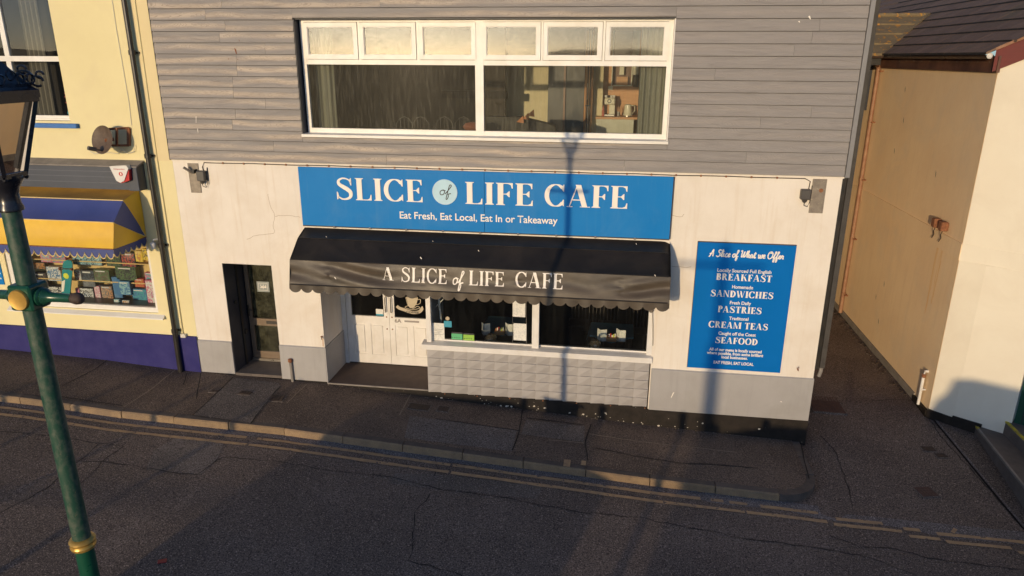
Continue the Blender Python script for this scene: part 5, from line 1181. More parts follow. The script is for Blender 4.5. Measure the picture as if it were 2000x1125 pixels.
# shutter box
sb = thing('shutter_box', 'long dark ribbed shutter housing above the striped awning', 'shutter box', (-9.5, 0, 3.82))
MB().prism([(-.0, 3.825), (-.20, 3.825), (-.20, 4.20), (-.0, 4.26)], 'x', -13.5, -8.14).build('housing', M['shutter'], sb)
for z in (3.93, 4.03, 4.12): MB().box((-13.5, -.208, z), (-8.33, -.2, z + .012)).build('rib', mat('rib_metal', (.11, .12, .15), None, .4), sb)
MB().box((-8.14, -.215, 3.81), (-7.955, -.0, 4.24), .006).build('end_cap', M['shutter'], sb)
MB().prism([(-.0, 4.262), (-.225, 4.208), (-.225, 4.226), (-.0, 4.30)], 'x', -13.5, -7.94).build('lead_cover', M['lead'], sb)
ab = thing('alarm_box', 'white and red burglar alarm box on the dark shutter housing', 'alarm box', tuple(at(237, 340, -.22)))
P = [at(*p, -.24) for p in ((218, 324), (250, 322), (255, 328), (247, 352), (240, 356), (232, 352))]
MB().prism([(p.x, p.z) for p in P], 'y', -.30, -.202).build('cover', M['offwhite'], ab)
P = [at(*p, -.24) for p in ((255, 331), (256, 352), (240, 357), (233, 354), (240, 355), (247, 350))]; MB().prism([(p.x, p.z) for p in P], 'y', -.285, -.203).build('red_base', M['red'], ab)
c = at(236, 340, -.30); MB().lathe([(0, -.002), (.035, -.002), (.035, 0)], (c.x, -.3005, c.z), 18, 'y').build('emblem', M['red'], ab)
text_mesh('1', M['lwhite'], c.x - .008, c.x + .012, c.z - .02, c.z + .02, -.3035, ab, bold=.04); p0, p1 = at(222, 330, -.3), at(243, 329, -.3); text_mesh('independent', M['red'], p0.x, p1.x, p0.z - .008, p0.z + .010, -.302, ab, bold=.02)
# satellite dish
dc = at(205, 274, -.28); sd_ = thing('satellite_dish', 'dark mesh satellite dish with its back to the road', 'satellite dish', tuple(at(232, 270, 0)))
dd = MB(); n = Vector((-.22, -.94, .25)).normalized(); u_ = n.cross(Vector((0, 0, 1))).normalized(); v_ = u_.cross(n).normalized(); R_ = .235
dd.grid(lambda u, v: tuple(dc + (u_ * math.cos(2 * PI * u) + v_ * math.sin(2 * PI * u)) * R_ * max(v, .001) + n * (.055 * v * v)), 28, 6)
dd.build('dish', M['dish'], sd_, smooth=True)
q0 = at(212, 252, -.22); q1 = at(252, 250, -.02); q2 = at(214, 284, -.22); q3 = at(252, 284, -.02); q4 = at(228, 250, -.2); q5 = at(228, 284, -.2)
MB().obox(tuple(q0), tuple(q1), .035, .035).obox(tuple(q2), tuple(q3), .035, .035).obox(tuple(q1), tuple(q3), .05, .05).obox(tuple(q4), tuple(q5), .03, .03).obox(tuple(dc), tuple(at(222, 272, -.22)), .06, .05).build('bracket', M['rust'], sd_)
l0 = at(187, 292, -.45); l1 = at(172, 289, -.55); MB().tube([tuple(dc - Vector((0, 0, .18))), tuple(l0)], .012, 6).build('arm', M['greybox'], sd_); MB().tube([tuple(l0), tuple(l1)], .035, 10).build('receiver', M['greybox'], sd_)
MB().tube([tuple(at(*p, -.03)) for p in ((195, 278), (200, 288), (212, 290), (225, 282), (236, 290), (250, 300), (262, 296), (264, 284))], .006, 5).tube([tuple(at(*p, -.03)) for p in ((175, 295), (185, 301), (200, 297), (230, 300), (240, 292))], .005, 5).tube([tuple(at(*p, -.006)) for p in ((219, 0), (228, 60), (240, 130), (252, 200), (257, 245))], .005, 5).build('cable', M['wcable'], sd_)
# downpipe
q = at(357, 725, -.08); dp = thing('black_downpipe', 'black downpipe running the full height between yellow wall and cafe', 'downpipe', (-7.80, -.07, .42))
px_ = -7.80
MB().tube([(px_, -.08, zw(px_) + .0), (px_, -.08, 1.2)], .048, 12).tube([(px_, -.085, 1.2), (px_ - .004, -.085, 7.5)], .040, 12).build('pipe', M['dblack'], dp)
for z in (1.2, 2.8, 4.35, 6.0): MB().lathe([(.05, 0), (.056, .005), (.056, .07), (.05, .075)], (px_, -.083, z), 12).build('collar', M['dblack'], dp); MB().box((px_ - .085, -.03, z + .02), (px_ + .085, -.0, z + .05)).build('bracket', M['dblack'], dp)
o = MB().tube([(-7.69, -.02, 1.12), (-7.69, -.015, 4.3), (-7.66, -.015, 7.4)], .010, 6).build('thin_pipe', M['yellow'], dp)
o = MB().box((-7.72, -.06, 1.10), (-7.62, -.0, 1.17), .006).build('joint_box', M['wcable'], dp)
# striped awning: quarter-round frames on a pivot
sa = thing('striped_awning', 'blue and yellow striped shop awning with scalloped piped edge', 'awning', (-10, 0, 2.95))
PX, PZ, PR = -8.12, 2.96, .86; AXL = -14.0
def rp(k): t = math.radians(k * 30); return (-PR * math.sin(t) - .01, PZ + PR * math.cos(t) * .98)
mats3 = ['dirtyel', 'blueaw', 'yelaw']
for k in range(3):
    (ya, za), (yb_, zb) = rp(k), rp(k + 1)
    MB().grid(lambda u, v: (AXL + (PX - AXL) * u, ya + (yb_ - ya) * v + .02 * math.sin(PI * v) * (1 + .5 * math.sin(u * 9)), za + (zb - za) * v - .02 * math.sin(PI * v) + .006 * math.sin(u * 50 + 4 * v) * math.sin(PI * v)), 90, 6).build('canopy_band', M[mats3[k]], sa, smooth=True)
    MB().grid(lambda u, v: (PX + .012 * math.sin(PI * u) - .0, -.01 + (ya + (yb_ - ya) * v + .01) * u, PZ + (za + (zb - za) * v - PZ) * u), 6, 6).build('end_gusset', M[['yelaw', 'blueaw', 'yelaw'][k]], sa, smooth=True)
for k in (1, 2, 3): y_, z_ = rp(k); MB().tube([(AXL, y_ - .004, z_ + .002), (PX, y_ - .004, z_ + .002), (PX + .004, -.015, PZ + .004)], .009, 6).build('seam_piping', M[['trimyel', 'trimyel', 'rust'][k - 1]], sa)
vm = MB(); y_, z_ = rp(3); scallop(vm, (AXL, y_, z_), (PX, y_, z_), 44, .075, .165, wob=.0); scallop(vm, (PX + .002, y_, z_), (PX + .002, -.02, PZ + .0), 6, .08, .15, wob=.0); vm.build('valance', M['blueaw'], sa)
def scpath(P0, P1, n, h0, h1, seg=8):
    P0, P1 = Vector(P0), Vector(P1); out = []
    for i in range(n * seg + 1):
        ph = (i % seg) / seg; dep = h0 + (h1 - h0) * (math.sin(PI * ph) ** .6 if i % seg else 0); out.append(tuple(P0.lerp(P1, i / (n * seg)) + Vector((0, -.004, -dep))))
    return out
MB().tube(scpath((AXL, y_, z_), (PX, y_, z_), 44, .075, .165), .009, 5).build('valance_piping', M['trimyel'], sa); MB().tube(scpath((PX + .004, y_, z_), (PX + .004, -.02, PZ), 6, .08, .15), .009, 5).build('valance_piping', M['trimyel'], sa)
# shop window
sw_ = MB(); sw_.box((sx1 - .06, .03, sz0), (sx1, .10, sz1)).box((sx0, .03, sz0), (sx0 + .09, .10, sz1)).box((sx0 + .09, .03, sz0), (sx1 - .06, .10, sz0 + .09))
swf = sw_.build('shop_window_frame', M['white'], yb)
MB().prism([(-.075, 1.43), (-.075, 1.452), (.03, 1.528), (.03, 1.43)], 'x', sx0 - .12, sx1 + .12).build('sill', M['white'], swf)
MB().grid(lambda u, v: (sx0 + .09 + (sx1 - sx0 - .15) * u, .06, sz0 + .09 + (sz1 - sz0 - .09) * v), 1, 1).build('pane', M['glass'], swf)
MB().box((sx0 - .0, .102, sz0), (sx1 + .0, .85, sz0 + .07)).build('display_floor', mat('slate_tile_dark', (.045, .038, .034), (.07, .058, .05), .4, 5), yb)
MB().box((sx0 - .3, .62, sz0), (sx1 + .4, .66, 3.3)).box((sx1 + .0, .1, sz0), (sx1 + .03, .62, 3.3)).build('display_back', M['display'], yb)
for z in (1.92, 2.30, 2.68): MB().box((sx0, .44, z), (sx1 - .001, .62, z + .018)).build('shelf', M['display'], yb)
def cp(cx, cy_, y): return at(40 + cx / 6.25, 460 + cy_ / 6.25, y)
pal = dict(k=(.02, .02, .03), b=(.05, .16, .34), g=(.07, .13, .05), p=(.55, .16, .26), w=(.62, .62, .60), r=(.42, .06, .04), t=(.05, .30, .34), o=(.45, .18, .04), d=(.05, .07, .10), l=(.25, .45, .50), y=(.70, .50, .04), n=(.10, .07, .05))
def printm(c1, c2): return mat('print_' + c1 + c2, pal[c1], pal[c2], .4, 34, lo=.47, hi=.53, dirt=(pal['w'] if c1 != 'w' else pal['b'], .5))
def toy(x0, y0, x1, y1, c1, c2, label, kind='boxed_toy', y=.45, dep=.09, cat='toy', lean=0, txt=True):
    a_, b_ = cp(x0, (y0 + y1) / 2, y), cp(x1, (y0 + y1) / 2, y); zt_, zb_ = cp((x0 + x1) / 2, y0, y).z, cp((x0 + x1) / 2, y1, y).z
    t = thing(kind, label, cat, ((a_.x + b_.x) / 2, y, zb_))
    MB().box((a_.x, y, zb_), (b_.x, y + dep, zt_), .003).build('box', M['ink'] if c1 == 'k' else printm(c1, c1), t)
    m_ = .012; bm_ = MB(); bm_.poly([(a_.x + m_, y - .002, zb_ + m_), (b_.x - m_, y - .002, zb_ + m_), (b_.x - m_, y - .002, zt_ - m_), (a_.x + m_, y - .002, zt_ - m_)]); bm_.build('printed_front', printm(c1, c2), t)
    wi, hi_ = b_.x - a_.x, zt_ - zb_
    if txt and wi > .12:
        bm_ = MB(); bm_.poly([(a_.x + wi * .15, y - .004, zt_ - hi_ * .16), (b_.x - wi * .25, y - .004, zt_ - hi_ * .16), (b_.x - wi * .25, y - .004, zt_ - hi_ * .08), (a_.x + wi * .15, y - .004, zt_ - hi_ * .08)]); bm_.build('title_band', printm('w', 'w'), t)
        c_ = ((a_.x + b_.x) / 2, (zt_ + zb_) / 2 - .02); r_ = min(wi, hi_) * .24; bm_ = MB(); bm_.poly([(c_[0] + r_ * (1 + .3 * (i % 2)) * math.cos(2 * PI * i / 11), y - .005, c_[1] + r_ * (1 + .3 * (i % 2)) * math.sin(2 * PI * i / 11)) for i in range(11)]); bm_.build('picture', printm(c2, c1), t)
    return t
toy(240, 190, 370, 325, 'p', 'l', 'pink and blue box, leftmost on the top shelf'); toy(375, 200, 545, 335, 'p', 't', 'pink and teal box left of the skateboard, top shelf')
toy(630, 215, 990, 362, 'd', 'l', 'wide grey-blue box right of the skateboard, top shelf'); toy(1045, 230, 1225, 375, 'k', 'g', 'black and green box, middle of the top shelf'); toy(1230, 210, 1400, 385, 'k', 'r', 'red and black box near the right of the top shelf')
toy(325, 385, 490, 553, 'w', 'b', 'white and blue patterned box left of the skateboard, second shelf'); toy(175, 455, 330, 640, 'k', 'n', 'dark box at far left of the second shelf')
toy(655, 420, 735, 545, 'w', 'r', 'white box with small pictures just right of the skateboard'); toy(750, 425, 905, 630, 'k', 'd', 'tall black box on the second shelf'); toy(900, 420, 1085, 575, 'g', 'n', 'olive green box on the second shelf', dep=.12)
toy(1165, 385, 1410, 545, 'g', 'k', 'big dark green dinosaur box on the second shelf', dep=.14); toy(1395, 530, 1510, 630, 'r', 'o', 'small red box at the right, second shelf'); toy(1520, 455, 1615, 550, 'p', 't', 'pink toy pack at the right end of the second shelf')
toy(725, 640, 900, 805, 'k', 'w', 'black box with pale picture on the lower shelf'); toy(905, 620, 975, 775, 'p', 'w', 'pink and white doll box on the lower shelf', txt=False); toy(985, 615, 1130, 780, 'k', 'o', 'box with orange figure picture on the lower shelf')
toy(1130, 510, 1230, 760, 'b', 'b', 'tall plain blue box on the lower shelf', txt=False); toy(1205, 560, 1340, 725, 'b', 'l', 'pale blue and pink box in front of the tall blue one', y=.40); toy(1365, 655, 1545, 800, 'b', 't', 'wide blue and teal box low at the right'); toy(1540, 550, 1660, 860, 'p', 'w', 'tall pink box at the right end of the toy window', y=.34)
toy(345, 620, 510, 800, 'k', 'w', 'black and white box left of the skateboard, lower shelf'); toy(670, 645, 725, 700, 'p', 'p', 'tiny pink pack beside the skateboard', txt=False)
toy(1145, 780, 1205, 870, 'l', 'w', 'small white and teal box standing on the display floor', y=.25, dep=.05, txt=False); toy(1245, 795, 1325, 865, 'w', 'o', 'small round-faced white clock toy on the display floor', y=.25, dep=.04, txt=False); toy(600, 785, 690, 830, 'y', 'y', 'small yellow card box at the foot of the skateboard', y=.3, dep=.1, txt=False)
toy(1400, 190, 1490, 320, 'y', 'o', 'yellow bag hanging top right in the toy window', kind='yellow_bag', txt=False); toy(1490, 165, 1590, 300, 'y', 'n', 'yellow round shield toy at the top right corner', kind='toy_shield', txt=False); toy(1410, 845, 1455, 880, 'r', 'r', 'tiny red ball toy on the display floor', y=.22, dep=.03, txt=False)
toy(155, 330, 300, 410, 'n', 'o', 'small brown and orange toy at far left of the top shelf', txt=False)
# skateboard
sk = thing('skateboard', 'teal skateboard with lime burst sticker standing on end', 'skateboard', tuple(cp(560, 810, .3)))
P = [cp(*p, .30) for p in ((512, 400), (514, 350), (535, 312), (575, 297), (615, 308), (632, 340), (633, 420), (610, 660), (590, 790), (565, 812), (535, 805), (520, 770), (495, 660))]
MB().prism([(p.x, p.z) for p in P], 'y', .30, .315).build('deck', M['teal'], sk)
c = cp(553, 495, .29); MB().prism([(c.x + (.062 if i % 2 else .05) * math.cos(2 * PI * i / 24), c.z + (.062 if i % 2 else .05) * math.sin(2 * PI * i / 24)) for i in range(24)], 'y', .296, .2995).build('sticker', M['lime'], sk)
P = [cp(*p, .30) for p in ((505, 560), (545, 540), (540, 600), (530, 680), (500, 690))]; MB().prism([(p.x, p.z) for p in P], 'y', .297, .2995).build('white_flash', M['lwhite'], sk)
a_, b_ = cp(480, 405, .27), cp(625, 412, .27); MB().tube([tuple(a_), tuple(b_)], .009, 6).build('axle', M['silver'], sk)
for q in (a_, b_): MB().lathe([(.025, -.015), (.028, 0), (.025, .015)], tuple(q), 12, 'x').build('wheel', M['n'] if 'n' in M else M['rust'], sk)
# poster, camera
ps = thing('window_poster', 'blue poster with white writing at the left edge of the photo', 'poster', tuple(at(0, 555, -.01)))
a_, b_ = at(-60, 556, -.012), at(9, 556, -.012); zt_ = at(5, 502, -.012).z
MB().box((a_.x, -.014, b_.z), (b_.x, -.001, zt_), .002).build('sheet', M['signblue'], ps)
for k, (s_, wd) in enumerate((('Toys', .22), ('gifts', .20), ('cards', .22), ('boats', .22))): text_mesh(s_, M['lwhite'], b_.x - .03 - wd, b_.x - .03, zt_ - .13 - .1 * k, zt_ - .09 - .1 * k, -.0155, ps, bold=.02)
c = at(299, 478, -.12); cc = thing('security_camera', 'white dome security camera on the yellow wall beside the striped awning', 'security camera', tuple(c))
MB().lathe([(0, -.075), (.03, -.07), (.045, -.02), (.05, .02), (.04, .04), (0, .045)], tuple(c), 16).build('housing', M['offwhite'], cc, smooth=True); MB().tube([(c.x, -.12, c.z + .03), (c.x + .02, -.12, c.z + .09), (c.x + .06, -.06, c.z + .09), (c.x + .08, -.0, c.z + .06)], .016, 8).build('arm', M['offwhite'], cc)
MB().box((c.x + .05, -.03, c.z + .0), (c.x + .13, -.0, c.z + .12), .006).build('base', M['offwhite'], cc)

# =================================================================== RIGHT BUILDING
rb = thing('right_building', 'ochre and ivory rendered building with brown tiled roof across the alley', 'building', (7, 1, 0))
FD = Vector((.785, -.62, 0)).normalized(); A0 = Vector((5.68, 1.18, 0)); B0 = Vector((5.97, .905, 0))
def fp(t, off=0): n = Vector((FD.y, -FD.x, 0)); return A0 + FD * t + n * off
B_ = B0; FD2 = Vector((.80, -.585, 0)).normalized(); Ct = .82
Cp = B_ + FD2 * Ct
w = MB(); ZT = 5.86
w.prism([(5.68, 1.19), (5.68, 12.0), (6.0, 12.0), (6.0, 1.19)], 'z', -.4, ZT); w.build('alley_wall', M['ochre'], rb)
def wallquad(p, q, z0, z1, m, name='wall', th=.25, parent=rb, out=0):
    d = (q - p).normalized(); n = Vector((-d.y, d.x, 0)); o = -n * out
    a_, b_, c_, e_ = p + o, q + o, q + n * th, p + n * th
    return MB().prism([(v.x, v.y) for v in (a_, b_, c_, e_)], 'z', z0, z1).build(name, m, parent)
Aa = Vector((5.681, 1.18, 0)); End = A0 + FD * 3.2
wallquad(Aa, B_, .0, 2.83, M['ivory']); wallquad(B_, Cp, .0, 2.83, M['ivory'])
wallquad(Aa, A0 + FD * 3.2, 2.83, 3.11, M['ivory'], 'string_course', out=.012)
MB().prism([(1.17, 2.83), (1.17, 3.11), (12, 3.11), (12, 2.83)], 'x', 5.66, 5.684).build('string_course', M['ochre'], rb)
# gable wall above the band follows the verge
pit = .62
def zroof(x): return 6.06 + (x - 5.45) * pit
gw = MB(); P0, P1 = Aa, A0 + FD * 3.2; n_ = Vector((-FD.y, FD.x, 0)) * .25
v = [Vector((P0.x, P0.y, 3.11)), Vector((P1.x, P1.y, 3.11)), Vector((P1.x, P1.y, zroof(P1.x) - .10)), Vector((P0.x, P0.y, zroof(P0.x) - .10))]
gw.poly(v); gw.poly([p + n_ for p in v][::-1])
for i in range(4): gw.poly([v[i], v[(i + 1) % 4], v[(i + 1) % 4] + n_, v[i] + n_])
gw.build('gable_wall', M['ivory'], rb)
# plinth
pl_ = MB(); 
for p, q, z1a in ((Aa, B_, .095), (B_, B_ + FD2 * .42, .13)):
    d = (q - p).normalized(); n = Vector((-d.y, d.x, 0)); a_, b_ = p - n * .035 - d * .01, q - n * .035 + d * .01
    pl_.prism([(v_.x, v_.y) for v_ in (a_, b_, b_ + n * .2, a_ + n * .2)], 'z', -.4, z1a)
pl_.prism([(5.635, 1.19), (5.635, 1.8), (5.7, 1.8), (5.7, 1.19)], 'z', -.4, .06)
pl_.build('plinth', M['black'], rb)
MB().prism([(5.655, 1.8), (5.655, 9), (5.7, 9), (5.7, 1.8)], 'z', -.4, .10).build('skirting', M['lead'], rb)
# door and steps
D0 = Cp + FD2 * .02; D1 = Cp + FD2 * 1.0
wallquad(Cp + FD2 * .001, Cp + FD2 * 2.6, 2.35, 2.83, M['ivory'], 'wall'); wallquad(D1 + FD2 * .05, D1 + FD2 * 1.6, 0, 2.35, M['ivory'], 'wall')
n2 = Vector((-FD2.y, FD2.x, 0))
gdo = wallquad(D0 + n2 * .05, D1 + n2 * .05, .30, 2.35, M['gdoor'], 'green_door', th=.06)
for k in range(9): p = D0 + n2 * .045 + FD2 * (.1 + k * .1); MB().obox((p.x, p.y, .32), (p.x, p.y, 2.33), .012, .008).build('board_groove', M['ink'], gdo)
c = at(1999, 608, Y=(D0 + FD2 * .35).y - .0); nt2 = thing('door_paper', 'small white paper on the green door at the right edge', 'notice', (D0.x + .3, D0.y - .25, 1.4))
p, q = D0 + n2 * .04 + FD2 * .28, D0 + n2 * .04 + FD2 * .5; mb = MB(); mb.obox((p.x, p.y, 1.42), (q.x, q.y, 1.42), .006, .28); mb.build('sheet', M['paper'], nt2)
sp_ = thing('door_steps', 'concrete steps with yellow-painted edges before the green door', 'steps', (6.6, .2, -.1))
def slab(X0_, z0_, z1_, yfar, name):
    return MB().prism([(X0_, yfar), (9.0, -1.5), (9.0, -3.5), (X0_ - .12, -3.5)], 'z', z0_, z1_)
def stepmesh(pa, pb, z1_, name):
    """step whose left edge runs pa->pb"""
    return MB().prism([pa, (9.0, pa[1] - .2), (9.0, pb[1]), pb], 'z', -.4, z1_)
s1a, s1b = gpt(1900, 825, lambda x, y: .075), gpt(2000, 950, lambda x, y: .075); s2a, s2b = gpt(1947, 806, lambda x, y: .30), gpt(2000, 858, lambda x, y: .30)
def ext(a_, b_, k): return (b_[0] + (b_[0] - a_[0]) * k, b_[1] + (b_[1] - a_[1]) * k)
s1c, s2c = ext(s1a, s1b, 1.2), ext(s2a, s2b, 3.0)
stepmesh(s1a, s1c, .075, '').build('step', M['step'], sp_); stepmesh(s2a, s2c, .30, '').build('step', M['step'], sp_)
for (a_, b_), z_, len_ in (((s1a, s1c), .075, .22), ((s2a, s2c), .30, .9)):
    d = Vector((b_[0] - a_[0], b_[1] - a_[1], 0)).normalized(); n = Vector((-d.y, d.x, 0)); p = Vector((*a_, 0)); L_ = (Vector((*b_, 0)) - p).length
    MB().prism([((p + d * .02 - n * .004).x, (p + d * .02 - n * .004).y), ((p + d * L_ - n * .004).x, (p + d * L_ - n * .004).y), ((p + d * L_ + n * .03).x, (p + d * L_ + n * .03).y), ((p + d * .02 + n * .03).x, (p + d * .02 + n * .03).y)], 'z', z_ - .03, z_ + .004).build('nosing', M['lead'], sp_)
    MB().prism([((p + d * .03 - n * .006).x, (p + d * .03 - n * .006).y), ((p + d * len_ - n * .006).x, (p + d * len_ - n * .006).y), ((p + d * len_ + n * .035).x, (p + d * len_ + n * .035).y), ((p + d * .03 + n * .035).x, (p + d * .03 + n * .035).y)], 'z', z_ - .02, z_ + .008).build('yellow_edge', M['yedge'], sp_)
# raised slab between alley and steps
ka, kb = gpt(1822, 815, zroad), gpt(2000, 1030, zroad)
kc = ext(ka, kb, .6)
ap = MB(); N = 24
for i in range(N):
    for j in range(4):
        def P(ii, jj):
            t = ii / N; x = ka[0] + (kc[0] - ka[0]) * t; y = ka[1] + (kc[1] - ka[1]) * t; x2 = x + jj / 4 * 3.0; return (x2, y, zroad(x, y) + .035 + .02 * jj)
        ap.poly([P(i, j), P(i + 1, j), P(i + 1, j + 1), P(i, j + 1)])
struct(ap.build('side_pavement', M['asphalt2']))
strip_on([ka, kb, kc], .06, M['gutterband'], 'edge_strip', bpy.data.objects['side_pavement'], zroad, .03)
strip_on([(ka[0] - .03, ka[1]), (kb[0] - .03, kb[1]), (kc[0] - .03, kc[1])], .03, M['seam'], 'crack', road, zroad, .006)
# debris by the alley wall foot
db = MB()
for _ in range(110):
    y = random.uniform(1.9, 7.8); x = 5.64 - abs(random.gauss(0, .12)); r = random.uniform(.005, .02)
    if x < 5.2: continue
    db.box((x - r, y - r, zroad(x, y)), (x + r, y + r * random.uniform(.5, 2), zroad(x, y) + r))
stuff(db.build('debris', mat('wall_foot_debris', (.085, .06, .045), (.06, .045, .035), .9, 30), road))
# rust box pair on the alley wall
for k, (px, py, lb) in enumerate(((1831, 435, 'rusty floodlight on the ochre alley wall, the left one of the pair'), (1845, 442, 'rusty floodlight on the ochre alley wall, the right one of the pair'))):
    q = at(px, py, X=5.62); t = thing('rusty_floodlight', lb, 'floodlight', (5.68, q.y, q.z))
    MB().box((5.54, q.y - .07, q.z - .08), (5.66, q.y + .07, q.z + .08), .015).build('casing', M['rust'], t); MB().box((5.655, q.y - .02, q.z - .03), (5.68, q.y + .02, q.z + .03)).build('bracket', M['rust'], t)
    MB().tube([(5.60, q.y, q.z - .08), (5.59, q.y + .02, q.z - .15), (5.63, q.y + .08, q.z - .23), (5.62, q.y + .12, q.z - .30)], .008, 5).build('lead_wire', M['cable'], t)
for yo, wd, L_ in ((2.03, .09, 1.5), (1.86, .11, 1.25)):
    rs = MB(); rows = []
    for i in range(31):
        t_ = i / 30; z_ = 3.08 - L_ * t_; w_ = wd * (.35 + .65 * math.sin(PI * min(1, .15 + t_ * .85))) / 2
        rows.append(((5.6765, yo - w_ + .006 * math.sin(i * .9), z_), (5.6765, yo + w_ + .006 * math.sin(i * .7 + 1), z_)))
    for (a_, b_), (c_, d_) in zip(rows, rows[1:]): rs.poly([a_, b_, d_, c_])
    rs.build('rust_stain', mat('rust_run_wall', (.80, .50, .22), (.88, .64, .37), .9, 5, stretch=(1, 9, .5), lo=.38, hi=.6), rb)
# gouges
for px, py in ((1768, 175), (1765, 235), (1747, 295), (1828, 340), (1727, 555), (1711, 580), (1716, 628)):
    q = at(px, py, X=5.677); gg = MB(); gg.poly([(5.677, q.y - .015, q.z - .07), (5.677, q.y + .012, q.z - .02), (5.677, q.y + .03, q.z + .07), (5.677, q.y, q.z + .02)]); gg.build('gouge', M['seam'], rb)
# white overflow pipe and brown downpipe
q = at(1806, 725, X=5.62); t = thing('overflow_pipe', 'short white waste pipe at the foot of the alley corner', 'pipe', (5.62, q.y, 0))
MB().tube([(5.68, q.y, q.z), (5.63, q.y, q.z), (5.62, q.y, q.z - .06), (5.62, q.y, .03)], .026, 10).build('pipe', M['wood_white'], t); MB().lathe([(.03, 0), (.035, .02), (.035, .06), (.03, .07)], (5.62, q.y, q.z - .12), 10).build('collar', M['rust'], t); MB().box((5.61, q.y - .04, .33), (5.68, q.y + .04, .35)).build('bracket', M['wood_white'], t)
t = thing('rusty_downpipe', 'rust-brown downpipe on the ochre alley wall', 'downpipe', (5.6, 6.3, 0))
MB().tube([(5.50, 6.15, 6.0), (5.53, 6.22, 5.9), (5.60, 6.3, 5.78), (5.61, 6.32, 3.0), (5.61, 6.35, .05)], .045, 10).build('pipe', M['rustpipe'], t)
for z in (.5, 1.9, 3.3, 4.6, 5.7): MB().lathe([(.05, 0), (.056, .01), (.056, .06), (.05, .07)], (5.61, 6.32, z), 10).build('collar', M['rustpipe'], t); MB().box((5.6, 6.2, z + .02), (5.68, 6.44, z + .045)).build('bracket', M['rust'], t)
# first floor bridging the back of the alley
bs = thing('rear_extension', 'dark boarded upper extension closing the back of the alley', 'extension', (4.6, 6.9, 4.9))
MB().box((3.6, 6.9, 4.85), (5.67, 9, 6.02)).build('wall', M['navy'], bs)
for i in range(9): MB().box((3.7 + i * .22, 6.86, 4.87), (3.85 + i * .22, 6.9, 6.0)).build('board', M['dblack'], bs)
MB().box((3.3, 9.0, -.2), (5.68, 9.2, 4.85)).build('back_wall', M['ochre'], bs)
# fascia, gutter
MB().box((5.63, 1.13, 5.80), (5.678, 6.6, 6.04)).build('fascia_board', M['brownboard'], rb)
fs = MB()
for i in range(12): fs.lathe([(.0, -.004), (.008, -.002), (.008, 0)], (5.63, 1.4 + i * .38, 5.95), 6, 'x')
fs.build('nail_head', M['lead'], rb)
gt = MB(); gx, gz = 5.535, 6.055
gt.grid(lambda u, v: (gx + .058 * math.cos(PI + PI * u), 1.22 + 5.53 * v, gz + .058 * math.sin(PI + PI * u)), 10, 1); gt.grid(lambda u, v: (gx + .050 * math.cos(PI + PI * u), 1.22 + 5.53 * v, gz + .050 * math.sin(PI + PI * u)), 10, 1)
gu = gt.build('gutter', M['gutter'], rb, smooth=True)
for y in (1.25, 2.0, 2.18, 2.9, 4.0, 5.2, 6.4): MB().grid(lambda u, v: (gx + .066 * math.cos(PI + PI * u), y + .035 * v, gz + .066 * math.sin(PI + PI * u)), 10, 1).build('gutter_clip', M['gutter'], gu)
MB().lathe([(0, -.012), (.03, -.01), (.045, 0)], (gx, 1.22, gz - .012), 16, 'y').build('gutter_stop_end', M['offwhite'], gu)
# barge board along the sloping verge
nrm = Vector((FD.y, -FD.x, 0))   # outwards
def bar(p0, p1, z0off, z1off, thick, m, name, out):
    mb = MB(); a_ = fp(p0) ; b_ = fp(p1); o0, o1 = nrm * out, nrm * (out + thick)
    za, zb_ = zroof(a_.x), zroof(b_.x); v = []
    for o in (o0, o1): v.append([(a_.x + o.x, a_.y + o.y, za + z0off), (b_.x + o.x, b_.y + o.y, zb_ + z0off), (b_.x + o.x, b_.y + o.y, zb_ + z1off), (a_.x + o.x, a_.y + o.y, za + z1off)])
    mb.poly(v[0]); mb.poly(v[1][::-1])
    for i in range(4): mb.poly([v[0][i], v[0][(i + 1) % 4], v[1][(i + 1) % 4], v[1][i]])
    return mb.build(name, m, rb)
bar(-.07, 3.2, -.36, -.05, .03, M['redboard'], 'barge_board', .02); bar(-.07, 3.2, -.05, -.005, .07, M['rustpipe'], 'verge_pipe', .01)
# roof: courses of interlocking tiles, each tile its own piece where it shows
cs = .34 / math.sqrt(1 + pit * pit)      # course step along x
tw2 = .30
def verge_y(x):  # y of the verge line at x
    return 1.18 - (x - 5.68) * .62 / .785 - .085
vx0, vy0 = 5.45, 5.75     # foot of the valley
def valley_y(x): return vy0 + (x - vx0) * 1.17 if x < 6.85 else 22.0
tl = MB(); th2 = .034; Lx = cs + .03
zA = 0; zB = Lx * pit
vA = [(0, .002, th2), (0, tw2 - .002, th2), (Lx, tw2 - .002, zB + .004), (Lx, .002, zB + .004)]
tl.poly(vA); tl.poly([(0, .002, 0), (0, tw2 - .002, 0), (0, tw2 - .002, th2), (0, .002, th2)]); tl.poly([(0, .002, 0), (0, .002, th2), (Lx, .002, zB + .004), (Lx, .002, zB - .02)]); tl.poly([(0, tw2 - .002, 0), (0, tw2 - .002, th2), (Lx, tw2 - .002, zB + .004), (Lx, tw2 - .002, zB - .02)])
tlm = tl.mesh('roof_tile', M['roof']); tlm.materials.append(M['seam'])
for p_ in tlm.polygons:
    if abs(p_.normal.x) > .7 and abs(p_.normal.z) < .3: p_.material_index = 1  # butt faces coloured dark for the shadow line under each course
rest = MB(); count = 0
